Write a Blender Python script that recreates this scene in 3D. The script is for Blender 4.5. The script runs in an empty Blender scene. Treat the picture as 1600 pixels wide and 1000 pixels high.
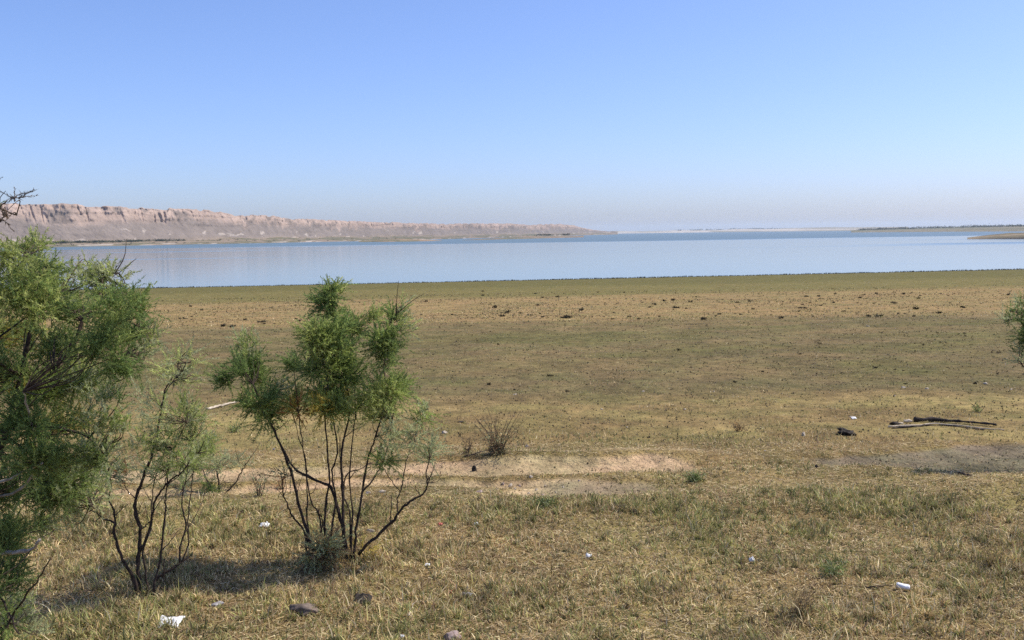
import bpy, math
import numpy as np
from mathutils import Vector, Matrix
R = math.radians
rng = np.random.default_rng(7)
S = bpy.context.scene
COL = S.collection

# ------------------------------------------------------------------ camera
EYE = 2.3                     # eye height above the near bank
FPX = 1500.0                  # focal length in photo pixels (1600 wide)
PITCH, ROLL = 5.14, 0.80      # degrees: down, horizon rises to the right
cam = bpy.data.cameras.new('camera')
cam.sensor_width = 36.0
cam.lens = 36.0 * FPX / 1600.0
cam.clip_start = 0.05
cam.clip_end = 60000
cam_o = bpy.data.objects.new('camera', cam)
COL.objects.link(cam_o)
CAMM = Matrix.Rotation(R(90 - PITCH), 4, 'X') @ Matrix.Rotation(R(-ROLL), 4, 'Z')
CAMM = Matrix.Translation((0, 0, EYE)) @ CAMM
cam_o.matrix_world = CAMM
S.camera = cam_o

# ------------------------------------------------------------------ light
SUN_EL, SUN_AZ = 56.0, 77.0   # azimuth clockwise from +Y (the view direction)
world = bpy.data.worlds.new('World')
S.world = world
world.use_nodes = True
wn = world.node_tree
sky = wn.nodes.new('ShaderNodeTexSky')
sky.sky_type = 'NISHITA'
sky.sun_disc = False
sky.sun_elevation = R(SUN_EL)
sky.sun_rotation = R(SUN_AZ)
sky.altitude = 1500
sky.air_density = 1.0
sky.dust_density = 4.2
sky.ozone_density = 10.0
wn.nodes['Background'].inputs['Strength'].default_value = 0.15
wb = wn.nodes.new('ShaderNodeMix'); wb.data_type = 'RGBA'; wb.blend_type = 'MULTIPLY'   # the phone's cool white balance, whole sky alike
wb.inputs['Factor'].default_value = 1.0
wb.inputs[7].default_value = (1.12, 0.985, 1.02, 1)
wn.links.new(sky.outputs[0], wb.inputs[6])
wn.links.new(wb.outputs[2], wn.nodes['Background'].inputs['Color'])
sun = bpy.data.lights.new('sun', 'SUN')
sun.energy = 3.8
sun.angle = R(0.53)
sun.color = (1.0, 0.935, 0.80)
sun_o = bpy.data.objects.new('sun', sun)
COL.objects.link(sun_o)
sd = Vector((math.sin(R(SUN_AZ)) * math.cos(R(SUN_EL)), math.cos(R(SUN_AZ)) * math.cos(R(SUN_EL)), math.sin(R(SUN_EL))))
sun_o.rotation_euler = sd.to_track_quat('Z', 'Y').to_euler()
sun_o.location = (20, 5, 30)
S.view_settings.view_transform = 'Standard'
S.view_settings.look = 'None'
S.view_settings.gamma = 1
S.view_settings.exposure = 0.40
S.cycles.use_denoising = False     # keep the fine grain of grass and leaves
S.cycles.max_bounces = 6
S.cycles.transparent_max_bounces = 4
S.cycles.volume_bounces = 1

# ------------------------------------------------------------------ noise helpers
def _hash(ix, iy, seed):
    h = (ix.astype(np.int64) * 374761393 + iy.astype(np.int64) * 668265263 + seed * 1442695041) & 0xffffffff
    h = ((h ^ (h >> 13)) * 1274126177) & 0xffffffff
    return ((h ^ (h >> 16)) & 0xffffff) / float(0xffffff)

def vnoise(x, y, seed=0):
    x = np.asarray(x, float); y = np.asarray(y, float)
    ix = np.floor(x); iy = np.floor(y)
    fx = x - ix; fy = y - iy
    fx = fx * fx * (3 - 2 * fx); fy = fy * fy * (3 - 2 * fy)
    a = _hash(ix, iy, seed); b = _hash(ix + 1, iy, seed)
    c = _hash(ix, iy + 1, seed); d = _hash(ix + 1, iy + 1, seed)
    return (a * (1 - fx) + b * fx) * (1 - fy) + (c * (1 - fx) + d * fx) * fy

def fbm(x, y, seed=0, octv=4, gain=0.5):
    s = 0.0; a = 1.0; t = 0.0
    for k in range(octv):
        s = s + a * vnoise(np.asarray(x) * 2 ** k, np.asarray(y) * 2 ** k, seed + 17 * k)
        t += a; a *= gain
    return s / t

def sstep(a, b, x):
    t = np.clip((np.asarray(x, float) - a) / (b - a), 0, 1)
    return t * t * (3 - 2 * t)

# ------------------------------------------------------------------ terrain functions
LAKE = -5.0
def dprime(x, y):
    return y - 0.153 * x * np.clip(y / 150.0, 0, 1.3)

def track_mask(x, y):
    """bare dirt of the track that runs across the bank (0..1)"""
    x = np.asarray(x, float); y = np.asarray(y, float)
    w = 0.30 * (fbm(x * 0.7 + 3, y * 0.9, 51, 3) - 0.5) * 2 + 0.14 * (fbm(x * 3, y * 3, 53, 3) - .5) * 2
    # left arm: two ruts with a grassy strip between them
    c = 9.42 + 0.02 * x
    up = (1 - sstep(0.12, 0.36, np.abs(y + w * 0.45 - c))) * (1 - sstep(1.3, 2.0, x + w))
    lo = (1 - sstep(0.03, 0.24, np.abs(y + w * 0.5 - c + 0.55))) * (1 - sstep(0.2, 1.0, x + w))
    left = np.maximum(up, lo) * sstep(-6.2, -4.4, x + 2 * w)
    # bare fan where the track meets the grass
    fan = 0.74 * (1 - sstep(0.6, 1.2, np.sqrt(((x - 0.55) / 0.75) ** 2 + ((y - 8.55) / 0.36) ** 2) + w * 1.2))
    # right arm, grey dust
    c2 = 9.45 + 0.02 * (x - 4)
    b = np.abs(y + w * 0.9 - c2) / (0.16 + 0.75 * sstep(2.8, 5.4, x))
    right = (1 - sstep(0.6, 1.25, b)) * sstep(2.7, 3.5, x)
    return np.clip(np.maximum(np.maximum(left, fan), right), 0, 1)

def hgt(x, y):
    x = np.asarray(x, float); y = np.asarray(y, float)
    d = dprime(x, y)
    z = np.where(d > 9, -0.0355 * (d - 9), 0.0)
    z = np.where(d > 152.5, LAKE - 0.09 * 1.0 - (d - 152.5) * 0.05, z)
    # soft swells and fine unevenness
    z = z + 0.10 * (fbm(x * 0.35, y * 0.35, 3, 3) - 0.5) * sstep(1, 6, y) * (1 - sstep(100, 140, d))
    z = z + 0.05 * (fbm(x * 1.7, y * 1.7, 5, 3) - 0.5) * (1 - sstep(30, 60, y))
    # a low lip of ground in front of the track, ruts in it, a pit on the right
    z = z + 0.10 * np.exp(-((y - 7.9 - 0.05 * x) / 0.45) ** 2) * (fbm(x * 0.6, y * .2, 8, 2))
    z = z + 0.075 * np.exp(-((y - 9.75 - 0.02 * x) / 0.3) ** 2) * sstep(-1.5, 0.5, x) * (1 - sstep(1.6, 2.6, x))
    tm = track_mask(x, y)
    z = z - 0.06 * tm
    z = z - 0.07 * np.exp(-(((x - 5.3) / 0.5) ** 2 + ((y - 9.15) / 0.22) ** 2))
    return z

def ray(px, py):
    v = Vector(((px - 800.0) / FPX, -(py - 500.0) / FPX, -1.0))
    return CAMM.to_3x3() @ v

def P(px, py, d):
    """point at forward distance d (metres along +Y) seen at photo pixel px,py"""
    v = ray(px, py)
    v = v * (d / v.y)
    return np.array([v.x, v.y, v.z + EYE])

def G(px, py):
    """ground point seen at a photo pixel"""
    v = ray(px, py); v = v / v.y
    ds = np.geomspace(2.5, 200, 6000)
    gz = hgt(v.x * ds, ds)
    rz = EYE + v.z * ds
    k = np.argmax(rz <= gz)
    return np.array([v.x * ds[k], ds[k], gz[k]])

# ------------------------------------------------------------------ mesh helpers
def mesh_from(name, verts, faces, mat=None, smooth=False, cols=None):
    """verts Nx3, faces MxK array (uniform) ; cols Nx3 point colours"""
    verts = np.asarray(verts, np.float32); faces = np.asarray(faces, np.int32)
    me = bpy.data.meshes.new(name)
    n, k = faces.shape
    me.vertices.add(len(verts)); me.vertices.foreach_set('co', verts.ravel())
    me.loops.add(n * k); me.loops.foreach_set('vertex_index', faces.ravel())
    me.polygons.add(n)
    me.polygons.foreach_set('loop_start', np.arange(0, n * k, k, dtype=np.int32))
    if smooth:
        me.polygons.foreach_set('use_smooth', np.ones(n, bool))
    if cols is not None:
        at = me.color_attributes.new('tint', 'FLOAT_COLOR', 'POINT')
        c = np.ones((len(verts), 4), np.float32); c[:, :3] = cols
        at.data.foreach_set('color', c.ravel())
    me.update(calc_edges=True)
    if mat: me.materials.append(mat)
    return me

def link(name, me, parent=None, loc=None):
    o = bpy.data.objects.new(name, me)
    COL.objects.link(o)
    if parent is not None: o.parent = parent
    if loc is not None: o.location = loc
    return o

def tag(o, label=None, cat=None, group=None, kind=None):
    if label: o['label'] = label
    if cat: o['category'] = cat
    if group: o['group'] = group
    if kind: o['kind'] = kind
    return o

def empty(name, loc):
    o = bpy.data.objects.new(name, None)
    o.empty_display_size = 0.1
    COL.objects.link(o); o.location = loc
    return o

class Geo:
    """collects triangles"""
    def __init__(s): s.v = []; s.f = []; s.c = []; s.n = 0
    def add(s, v, f, c=None):
        v = np.asarray(v, float); f = np.asarray(f, int)
        s.v.append(v); s.f.append(f + s.n); s.n += len(v)
        if c is not None:
            c = np.asarray(c, float)
            s.c.append(np.broadcast_to(c, (len(v), 3)))
    def mesh(s, name, mat, smooth=False, origin=None):
        v = np.concatenate(s.v); f = np.concatenate(s.f)
        if origin is not None: v = v - np.asarray(origin)
        return mesh_from(name, v, f, mat, smooth, np.concatenate(s.c) if s.c else None)

def tube(pts, rads, sides=6, cap=True):
    pts = np.asarray(pts, float); n = len(pts)
    tan = np.gradient(pts, axis=0)
    tan /= np.linalg.norm(tan, axis=1)[:, None] + 1e-9
    ref = np.array([0.31, 0.9, 0.27])
    a = np.cross(tan, ref); a /= np.linalg.norm(a, axis=1)[:, None] + 1e-9
    b = np.cross(tan, a)
    th = np.linspace(0, 2 * np.pi, sides, endpoint=False)
    ring = (a[:, None, :] * np.cos(th)[None, :, None] + b[:, None, :] * np.sin(th)[None, :, None]) * np.asarray(rads)[:, None, None]
    v = (pts[:, None, :] + ring).reshape(-1, 3)
    f = []
    for i in range(n - 1):
        for j in range(sides):
            p, q = i * sides + j, i * sides + (j + 1) % sides
            r_, s_ = p + sides, q + sides
            f += [(p, q, s_), (p, s_, r_)]
    if cap:
        v = np.vstack([v, pts[0], pts[-1]])
        for j in range(sides):
            f.append((len(v) - 2, (j + 1) % sides, j))
            f.append((len(v) - 1, (n - 1) * sides + j, (n - 1) * sides + (j + 1) % sides))
    return v, np.array(f)

def smooth_line(pts, n):
    """Catmull-Rom resample"""
    p = np.asarray(pts, float)
    if len(p) == 2:
        t = np.linspace(0, 1, n)[:, None]
        return p[0] * (1 - t) + p[1] * t
    q = np.vstack([2 * p[0] - p[1], p, 2 * p[-1] - p[-2]])
    t = np.linspace(0, len(p) - 1 - 1e-6, n)
    i = t.astype(int); u = (t - i)[:, None]
    a, b, c, d = q[i], q[i + 1], q[i + 2], q[i + 3]
    return 0.5 * (2 * b + (c - a) * u + (2 * a - 5 * b + 4 * c - d) * u ** 2 + (-a + 3 * b - 3 * c + d) * u ** 3)

# ------------------------------------------------------------------ materials
def new_mat(name):
    m = bpy.data.materials.new(name); m.use_nodes = True
    nt = m.node_tree
    return m, nt, nt.nodes, nt.links, nt.nodes['Principled BSDF']

def tint_mat(name, rough=0.9, spec=0.2, scale=8.0, amount=0.35, bump=0.0, bscale=40.0, transl=0.0, bdist=0.02, detail=6.0):
    """colour from the piece's own tint, broken up by noise"""
    m, nt, N, L, bs = new_mat(name)
    at = N.new('ShaderNodeAttribute'); at.attribute_name = 'tint'
    tc = N.new('ShaderNodeNewGeometry')
    no = N.new('ShaderNodeTexNoise'); no.inputs['Scale'].default_value = scale; no.inputs['Detail'].default_value = detail
    L.new(tc.outputs['Position'], no.inputs['Vector'])
    mr = N.new('ShaderNodeMapRange')
    mr.inputs['From Min'].default_value = 0.25; mr.inputs['From Max'].default_value = 0.75
    mr.inputs['To Min'].default_value = 1 - amount; mr.inputs['To Max'].default_value = 1 + amount
    L.new(no.outputs['Fac'], mr.inputs['Value'])
    mx = N.new('ShaderNodeVectorMath'); mx.operation = 'SCALE'
    L.new(at.outputs['Color'], mx.inputs[0]); L.new(mr.outputs[0], mx.inputs['Scale'])
    L.new(mx.outputs[0], bs.inputs['Base Color'])
    bs.inputs['Roughness'].default_value = rough
    bs.inputs['Specular IOR Level'].default_value = spec
    if bump:
        b2 = N.new('ShaderNodeTexNoise'); b2.inputs['Scale'].default_value = bscale; b2.inputs['Detail'].default_value = 5
        L.new(tc.outputs['Position'], b2.inputs['Vector'])
        bp = N.new('ShaderNodeBump'); bp.inputs['Strength'].default_value = bump; bp.inputs['Distance'].default_value = bdist
        L.new(b2.outputs['Fac'], bp.inputs['Height']); L.new(bp.outputs[0], bs.inputs['Normal'])
    if transl:
        tr = N.new('ShaderNodeBsdfTranslucent'); L.new(mx.outputs[0], tr.inputs['Color'])
        ms = N.new('ShaderNodeMixShader'); ms.inputs[0].default_value = transl
        L.new(bs.outputs[0], ms.inputs[1]); L.new(tr.outputs[0], ms.inputs[2])
        L.new(ms.outputs[0], N['Material Output'].inputs['Surface'])
    return m

def plain_mat(name, col, col2, rough=0.85, scale=30.0, bump=0.4, spec=0.25, bdist=0.01):
    m, nt, N, L, bs = new_mat(name)
    tc = N.new('ShaderNodeTexCoord')
    no = N.new('ShaderNodeTexNoise'); no.inputs['Scale'].default_value = scale; no.inputs['Detail'].default_value = 6
    L.new(tc.outputs['Object'], no.inputs['Vector'])
    cr = N.new('ShaderNodeValToRGB')
    cr.color_ramp.elements[0].position = 0.35; cr.color_ramp.elements[0].color = (*col, 1)
    cr.color_ramp.elements[1].position = 0.68; cr.color_ramp.elements[1].color = (*col2, 1)
    L.new(no.outputs['Fac'], cr.inputs[0]); L.new(cr.outputs[0], bs.inputs['Base Color'])
    bs.inputs['Roughness'].default_value = rough
    bs.inputs['Specular IOR Level'].default_value = spec
    bp = N.new('ShaderNodeBump'); bp.inputs['Strength'].default_value = bump; bp.inputs['Distance'].default_value = bdist
    L.new(no.outputs['Fac'], bp.inputs['Height']); L.new(bp.outputs[0], bs.inputs['Normal'])
    return m

M = {}
M['grass'] = tint_mat('grass_blades', 0.75, 0.25, 3.0, 0.2, transl=0.25)
M['leaf'] = tint_mat('tamarisk_leaves', 0.7, 0.25, 5.0, 0.25, transl=0.5)
M['weed'] = tint_mat('weed_leaves', 0.85, 0.15, 5.0, 0.3, transl=0.15)
M['bark'] = plain_mat('dark_bark', (0.022, 0.016, 0.013), (0.075, 0.052, 0.04), 0.9, 35, 0.6)
M['bark_pale'] = plain_mat('pale_dead_bark', (0.24, 0.2, 0.16), (0.42, 0.37, 0.31), 0.9, 40, 0.5)
M['twig'] = plain_mat('brown_twig', (0.04, 0.028, 0.02), (0.10, 0.07, 0.048), 0.9, 60, 0.3)
M['cliff'] = tint_mat('bluff_earth', 0.95, 0.1, 0.05, 0.22, bump=0.8, bscale=0.16, bdist=4.0)

def ground_mat():
    m, nt, N, L, bs = new_mat('ground_earth')
    at = N.new('ShaderNodeAttribute'); at.attribute_name = 'tint'
    ge = N.new('ShaderNodeNewGeometry')
    def noise(scale, detail, rough=0.6, vec=None):
        n = N.new('ShaderNodeTexNoise'); n.inputs['Scale'].default_value = scale
        n.inputs['Detail'].default_value = detail; n.inputs['Roughness'].default_value = rough
        L.new(vec or ge.outputs['Position'], n.inputs['Vector']); return n
    def rng_(n, a, b, lo, hi):
        mr = N.new('ShaderNodeMapRange'); mr.inputs['From Min'].default_value = a; mr.inputs['From Max'].default_value = b
        mr.inputs['To Min'].default_value = lo; mr.inputs['To Max'].default_value = hi
        L.new(n.outputs['Fac'], mr.inputs['Value']); return mr
    n1 = rng_(noise(0.9, 8, 0.8), 0.3, 0.7, 0.60, 1.40)
    n2 = rng_(noise(4.5, 7, 0.78), 0.3, 0.7, 0.58, 1.42)
    n3 = rng_(noise(85, 3, 0.6), 0.3, 0.7, 0.75, 1.25)
    mu = N.new('ShaderNodeMath'); mu.operation = 'MULTIPLY'; L.new(n1.outputs[0], mu.inputs[0]); L.new(n2.outputs[0], mu.inputs[1])
    mu2 = N.new('ShaderNodeMath'); mu2.operation = 'MULTIPLY'; L.new(mu.outputs[0], mu2.inputs[0]); L.new(n3.outputs[0], mu2.inputs[1])
    sc = N.new('ShaderNodeVectorMath'); sc.operation = 'SCALE'
    L.new(at.outputs['Color'], sc.inputs[0]); L.new(mu2.outputs[0], sc.inputs['Scale'])
    # hue drift between drier and greener earth
    hu = N.new('ShaderNodeMix'); hu.data_type = 'RGBA'; hu.blend_type = 'MULTIPLY'
    hf = rng_(noise(0.8, 6, 0.7), 0.42, 0.62, 0.0, 0.75)
    L.new(hf.outputs[0], hu.inputs['Factor'])
    L.new(sc.outputs[0], hu.inputs[6]); hu.inputs[7].default_value = (0.80, 0.97, 0.82, 1)
    L.new(hu.outputs[2], bs.inputs['Base Color'])
    bs.inputs['Roughness'].default_value = 0.95
    bs.inputs['Specular IOR Level'].default_value = 0.1
    bp = N.new('ShaderNodeBump'); bp.inputs['Strength'].default_value = 0.7; bp.inputs['Distance'].default_value = 0.03
    nb = noise(28, 6, 0.7); L.new(nb.outputs['Fac'], bp.inputs['Height'])
    bq = N.new('ShaderNodeBump'); bq.inputs['Strength'].default_value = 0.8; bq.inputs['Distance'].default_value = 0.14
    nq = noise(3.2, 5, 0.65); L.new(nq.outputs['Fac'], bq.inputs['Height'])
    L.new(bp.outputs[0], bq.inputs['Normal'])
    L.new(bq.outputs[0], bs.inputs['Normal'])
    return m
M['ground'] = ground_mat()

def water_mat():
    m, nt, N, L, bs = new_mat('lake_water')
    ge = N.new('ShaderNodeNewGeometry')
    sp = N.new('ShaderNodeSeparateXYZ'); L.new(ge.outputs['Position'], sp.inputs[0])
    # cat's paws: wind-roughened water farther out, long streaks of it nearer
    mp = N.new('ShaderNodeMapping'); mp.inputs['Scale'].default_value = (0.0022, 0.012, 1)
    L.new(ge.outputs['Position'], mp.inputs['Vector'])
    n1 = N.new('ShaderNodeTexNoise'); n1.inputs['Scale'].default_value = 1.0; n1.inputs['Detail'].default_value = 4
    L.new(mp.outputs[0], n1.inputs['Vector'])
    def math_(op, a, b):
        q = N.new('ShaderNodeMath'); q.operation = op
        for i, s in enumerate((a, b)):
            if isinstance(s, (int, float)): q.inputs[i].default_value = s
            else: L.new(s, q.inputs[i])
        return q.outputs[0]
    y2 = math_('SUBTRACT', sp.outputs['Y'], math_('MULTIPLY', sp.outputs['X'], 0.14))
    y2 = math_('ADD', y2, math_('MULTIPLY', math_('SUBTRACT', n1.outputs['Fac'], 0.5), 160.0))
    far = N.new('ShaderNodeMapRange'); far.interpolation_type = 'SMOOTHSTEP'
    far.inputs['From Min'].default_value = 735; far.inputs['From Max'].default_value = 800
    L.new(y2, far.inputs['Value'])
    st = N.new('ShaderNodeMapRange'); st.interpolation_type = 'SMOOTHSTEP'
    st.inputs['From Min'].default_value = 0.57; st.inputs['From Max'].default_value = 0.66; st.inputs['To Max'].default_value = 0.5
    L.new(n1.outputs['Fac'], st.inputs['Value'])
    mask = math_('MAXIMUM', far.outputs[0], st.outputs[0])
    ro = N.new('ShaderNodeMapRange'); ro.inputs['To Min'].default_value = 0.10; ro.inputs['To Max'].default_value = 0.42
    L.new(mask, ro.inputs['Value']); L.new(ro.outputs[0], bs.inputs['Roughness'])
    bs.inputs['Base Color'].default_value = (0.10, 0.15, 0.165, 1)
    bs.inputs['IOR'].default_value = 1.333
    bs.inputs['Specular IOR Level'].default_value = 0.5
    wv = N.new('ShaderNodeTexNoise'); wv.inputs['Scale'].default_value = 1.2; wv.inputs['Detail'].default_value = 3
    mp2 = N.new('ShaderNodeMapping'); mp2.inputs['Scale'].default_value = (0.6, 1.6, 1)
    L.new(ge.outputs['Position'], mp2.inputs['Vector']); L.new(mp2.outputs[0], wv.inputs['Vector'])
    bp = N.new('ShaderNodeBump'); bp.inputs['Distance'].default_value = 0.012; bp.inputs['Strength'].default_value = 0.35
    L.new(wv.outputs['Fac'], bp.inputs['Height']); L.new(bp.outputs[0], bs.inputs['Normal'])
    return m
M['water'] = water_mat()

# ------------------------------------------------------------------ ground (one sheet; the bare track is cut from it)
def ground_colour(x, y):
    d = dprime(x, y)
    n = fbm(x * 0.05 + 9, y * 0.10, 21, 4)
    n2 = fbm(x * 0.25, y * 0.5, 23, 4)
    n3 = fbm(x * 0.9, y * 0.9, 25, 4)
    dd = d * (1 + 0.16 * (n - 0.5)) + 2 * (n2 - .5)
    earth = np.array([0.215, 0.150, 0.072]); tan = np.array([0.285, 0.190, 0.095])
    green = np.array([0.142, 0.119, 0.045]); greyg = np.array([0.158, 0.120, 0.064]); straw = np.array([0.29, 0.215, 0.10])
    c = np.ones(np.shape(x) + (3,)) * earth
    def mix(c, col, w): return c * (1 - w[..., None]) + col * w[..., None]
    c = mix(c, straw, 0.75 * sstep(0.48, 0.68, n3) * (1 - sstep(11, 14, y)))
    # yellowish strip just behind the track
    c = mix(c, straw, 0.8 * sstep(11, 12.2, dd) * (1 - sstep(13.2, 15, dd)) * sstep(0.35, 0.6, n2))
    c = mix(c, greyg, sstep(13.5, 16, dd) * (0.55 + 0.45 * sstep(0.35, 0.6, n2)))
    c = mix(c, green * 0.98, 0.55 * sstep(0.5, 0.62, n2) * sstep(14, 18, dd) * (1 - sstep(30, 34, dd)))
    c = mix(c, tan, sstep(32, 37, dd) * (1 - 0.3 * sstep(0.4, .6, n2)))
    c = mix(c, straw, 0.3 * sstep(0.5, 0.62, n2) * sstep(34, 38, dd))
    c = mix(c, green * 1.1, sstep(60, 72, dd) * 0.85)
    c = mix(c, green * 0.95, sstep(85, 110, dd))
    wet = sstep(146.5, 149.5, d + 1.2 * (fbm(x * .3, y * .3, 29, 2) - .5))
    c = mix(c, np.array([0.045, 0.04, 0.028]), wet)
    tm = track_mask(x, y)
    tr = np.ones(np.shape(x) + (3,)) * np.array([0.45, 0.315, 0.212])
    tr = mix(tr, np.array([0.27, 0.205, 0.145]), sstep(0.0, 0.5, x) * (1 - sstep(8.75, 9.1, y)))
    tr = mix(tr, np.array([0.150, 0.124, 0.098]), sstep(1.8, 3.2, x) * 0.9)
    c = mix(c, tr, sstep(0.22, 0.62, tm) * 0.95)
    return c * np.array([1.03, 1.01, 0.88])

def axis(lo, hi, dense_lo, dense_hi, step, grow):
    a = [dense_lo]
    while a[-1] < dense_hi: a.append(a[-1] + step)
    s = step
    while a[-1] < hi: s *= grow; a.append(a[-1] + s)
    b = [dense_lo]; s = step
    while b[-1] > lo: s *= grow; b.append(b[-1] - s)
    return np.array(b[:0:-1] + a)

gx = axis(-320, 320, -6.5, 6.5, 0.045, 1.045)
gy = axis(-60, 230, 4.5, 11.5, 0.04, 1.022)
GX, GY = np.meshgrid(gx, gy)
GZ = hgt(GX, GY)
gv = np.stack([GX, GY, GZ], -1).reshape(-1, 3)
gc = ground_colour(GX, GY).reshape(-1, 3)
nx, ny = len(gx), len(gy)
ii, jj = np.meshgrid(np.arange(nx - 1), np.arange(ny - 1))
q0 = (jj * nx + ii).ravel()
gf = np.stack([q0, q0 + 1, q0 + nx + 1, q0 + nx], 1)
fc = gv[gf].mean(1)
on_track = track_mask(fc[:, 0], fc[:, 1]) > 0.5
for nm, sel in (('ground', ~on_track), ('dirt_path', on_track)):
    f = gf[sel]; u, inv = np.unique(f, return_inverse=True)
    o = link(nm, mesh_from(nm, gv[u], inv.reshape(f.shape), M['ground'], True, gc[u]))
    tag(o, kind='structure')

# ------------------------------------------------------------------ lake
lx = np.concatenate([-np.geomspace(12000, 20, 40), np.geomspace(20, 12000, 40)])
ly = np.geomspace(90, 14000, 90)
LX, LY = np.meshgrid(lx, ly)
lv = np.stack([LX, LY, np.full_like(LX, LAKE)], -1).reshape(-1, 3)
n_ = len(lx)
ii, jj = np.meshgrid(np.arange(n_ - 1), np.arange(len(ly) - 1))
q0 = (jj * n_ + ii).ravel()
tag(link('water', mesh_from('water', lv, np.stack([q0, q0 + 1, q0 + n_ + 1, q0 + n_], 1), M['water'], True)), kind='structure')

# ------------------------------------------------------------------ far land
def hor(px): return 365.0 - math.tan(R(ROLL)) * (px - 800.0)

def bearing(px):
    v = ray(px, hor(px)); return v.x / v.y

def land(name, pxs, Dw, Df, foot, top, mat, colfn, nu, vs, disp, seed):
    """terrain strip: pxs control bearings; Dw waterline distance; Df cliff foot distance; foot and top heights (m, rel. to eye 0)"""
    u = np.linspace(pxs[0], pxs[-1], nu)
    tb = np.array([bearing(p) for p in u])
    dw = np.interp(u, pxs, Dw); df = np.interp(u, pxs, Df)
    zf = np.interp(u, pxs, foot); zt = np.interp(u, pxs, top)
    U, V = np.meshgrid(u, vs)
    return u, tb, dw, df, zf, zt, V

# --- the bluffs
pxs = [-420, -150, 0, 100, 200, 300, 345, 352, 365, 400, 470, 550, 640, 700, 730, 790, 830, 875, 895, 915, 940, 965]
Dw = [880, 930, 980, 1010, 1060, 1120, 1150, 1150, 1160, 1180, 1240, 1300, 1420, 1560, 1700, 1900, 2100, 2300, 2500, 2700, 2900, 3100]
Df = [1000, 1040, 1080, 1130, 1200, 1330, 1410, 1420, 1430, 1500, 1700, 1950, 2250, 2500, 2650, 3000, 3250, 3500, 3600, 3700, 3800, 3900]
TopY = [314, 317, 319.5, 321.5, 325, 329.5, 331, 332, 336, 337.5, 343.5, 346.5, 350, 351.8, 350.4, 350.5, 352.5, 350.5, 353.5, 358.5, 362.0, 364]
topz = [EYE + (hor(p) - y) / FPX * (d + 60) for p, y, d in zip(pxs, TopY, Df)]
u = np.linspace(pxs[0], pxs[-1], 2100)
tb = np.array([bearing(p) for p in u])
dw = np.interp(u, pxs, Dw); df = np.interp(u, pxs, Df); zt = np.interp(u, pxs, topz)
xw = tb * df                              # arc length along the bluff
s = np.concatenate([[0], np.cumsum(np.hypot(np.diff(tb * df), np.diff(df)))])
vs = np.concatenate([np.linspace(-0.12, 1, 26), np.linspace(1.04, 2, 44), np.linspace(2.03, 2.3, 8), np.linspace(2.5, 5, 8)])
Vv = vs[:, None]; Ss = s[None, :]
gul = fbm(Ss / 55 + 0 * Vv, 3 + Vv * 0.25, 31, 4)           # big gullies
gul2 = fbm(Ss / 17 + 1.2 * Vv + 1.5 * gul, 5 + Vv * 1.6, 33, 3)
ridge = 1 - np.abs(2 * gul - 1)
ridge2 = 1 - np.abs(2 * gul2 - 1)
ridge3 = 1 - np.abs(2 * fbm(Ss / 6.5 - 1.5 * Vv + gul2, 8 + Vv * 4, 34, 3) - 1)
bench = fbm(Ss / 90 + Vv * 3, Vv * 4, 35, 4)
vb = np.clip(Vv, -0.2, 1); vc = np.clip(Vv - 1, 0, 1); vp = np.clip(Vv - 2, 0, None)
topv = zt[None, :] - LAKE
H0 = 2.2 + 3.0 * bench * (vb > 0)
prof = np.where(vc < 0.62, 0.52 * (vc / 0.62) ** 1.35, 0.52 + 0.48 * ((vc - 0.62) / 0.38) ** 0.75)
edge = 1.0 - 0.05 * sstep(0.45, 0.65, fbm(Ss / 30, 0 * Ss + 2, 37, 3)) - 0.05 * (fbm(Ss / 9, 0 * Ss + 4, 39, 2) - .5)
foot_h = vb * (4.5 + 5.5 * (bench - 0.35))
Z = LAKE + foot_h + prof * (topv * edge - 4.5)
Z = Z + np.where((vc > 0) & (vc < 1), (ridge - 0.5) * 6 * np.sin(np.pi * np.clip(vc, 0, 1)) ** 0.7 + (ridge2 - .5) * 5.5 * np.sin(np.pi * vc) + (ridge3 - .5) * 2.6 * np.sin(np.pi * vc), 0)
Z = Z + vp * (1.0 + 1.5 * (fbm(Ss / 60, Vv * 2, 41, 3) - .5))
rel = 45.0 * (1 + 0 * Ss)
D = dw[None, :] + (df - dw)[None, :] * vb + vc * rel + vp * 60
D = D + np.where(vc > 0, (ridge - 0.5) * 26 * np.clip(vc * 2, 0, 1) + (ridge2 - .5) * 14 * vc + (ridge3 - .5) * 7 * vc, 0) * (1 - 0.9 * np.clip(vp, 0, 1))
D = D + np.where(vb < 1, 26 * (fbm(Ss / 70, Vv * 0 + 7, 43, 4) - 0.5) * np.clip(1 - np.abs(Vv), 0, 1), 0)
D = D - np.where((vc > 0) & (vp <= 0), 4 * (vnoise(Z / 3.5 + 2 * gul, Ss / 120, 55) - .5) * np.clip(vc * 2, 0, 1), 0)
na = fbm(Ss / 30 + 0.5 * Vv, 11 + Vv * 0.5, 57, 3); nb_ = fbm(Ss / 11 + 0.8 * Vv, 13 + Vv * 0.8, 58, 3)
sel = sstep(0.5, 0.68, fbm(Ss / 75, 17 + Vv * 0.8, 59, 4)); sel2 = sstep(0.45, 0.7, fbm(Ss / 40, 19 + Vv * 2.5, 60, 3))
cut = (1 - sstep(0, .14, np.abs(2 * na - 1))) * 3.5 * sel + (1 - sstep(0, .2, np.abs(2 * nb_ - 1))) * 3 * sel2
D = D + np.where(vp <= 0, cut * sstep(1.42, 1.68, Vv), cut * np.clip(1 - vp * 4, 0, 1))
Z = Z - np.where(vp <= 0, 0.12 * cut * sstep(1.1, 1.4, Vv), 0)
X = tb[None, :] * D
pink = np.array([0.355, 0.265, 0.21]); mauve = np.array([0.205, 0.168, 0.142]); buff = np.array([0.26, 0.20, 0.14]); olive = np.array([0.13, 0.125, 0.065]); pale = np.array([0.5, 0.43, 0.36])
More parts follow.
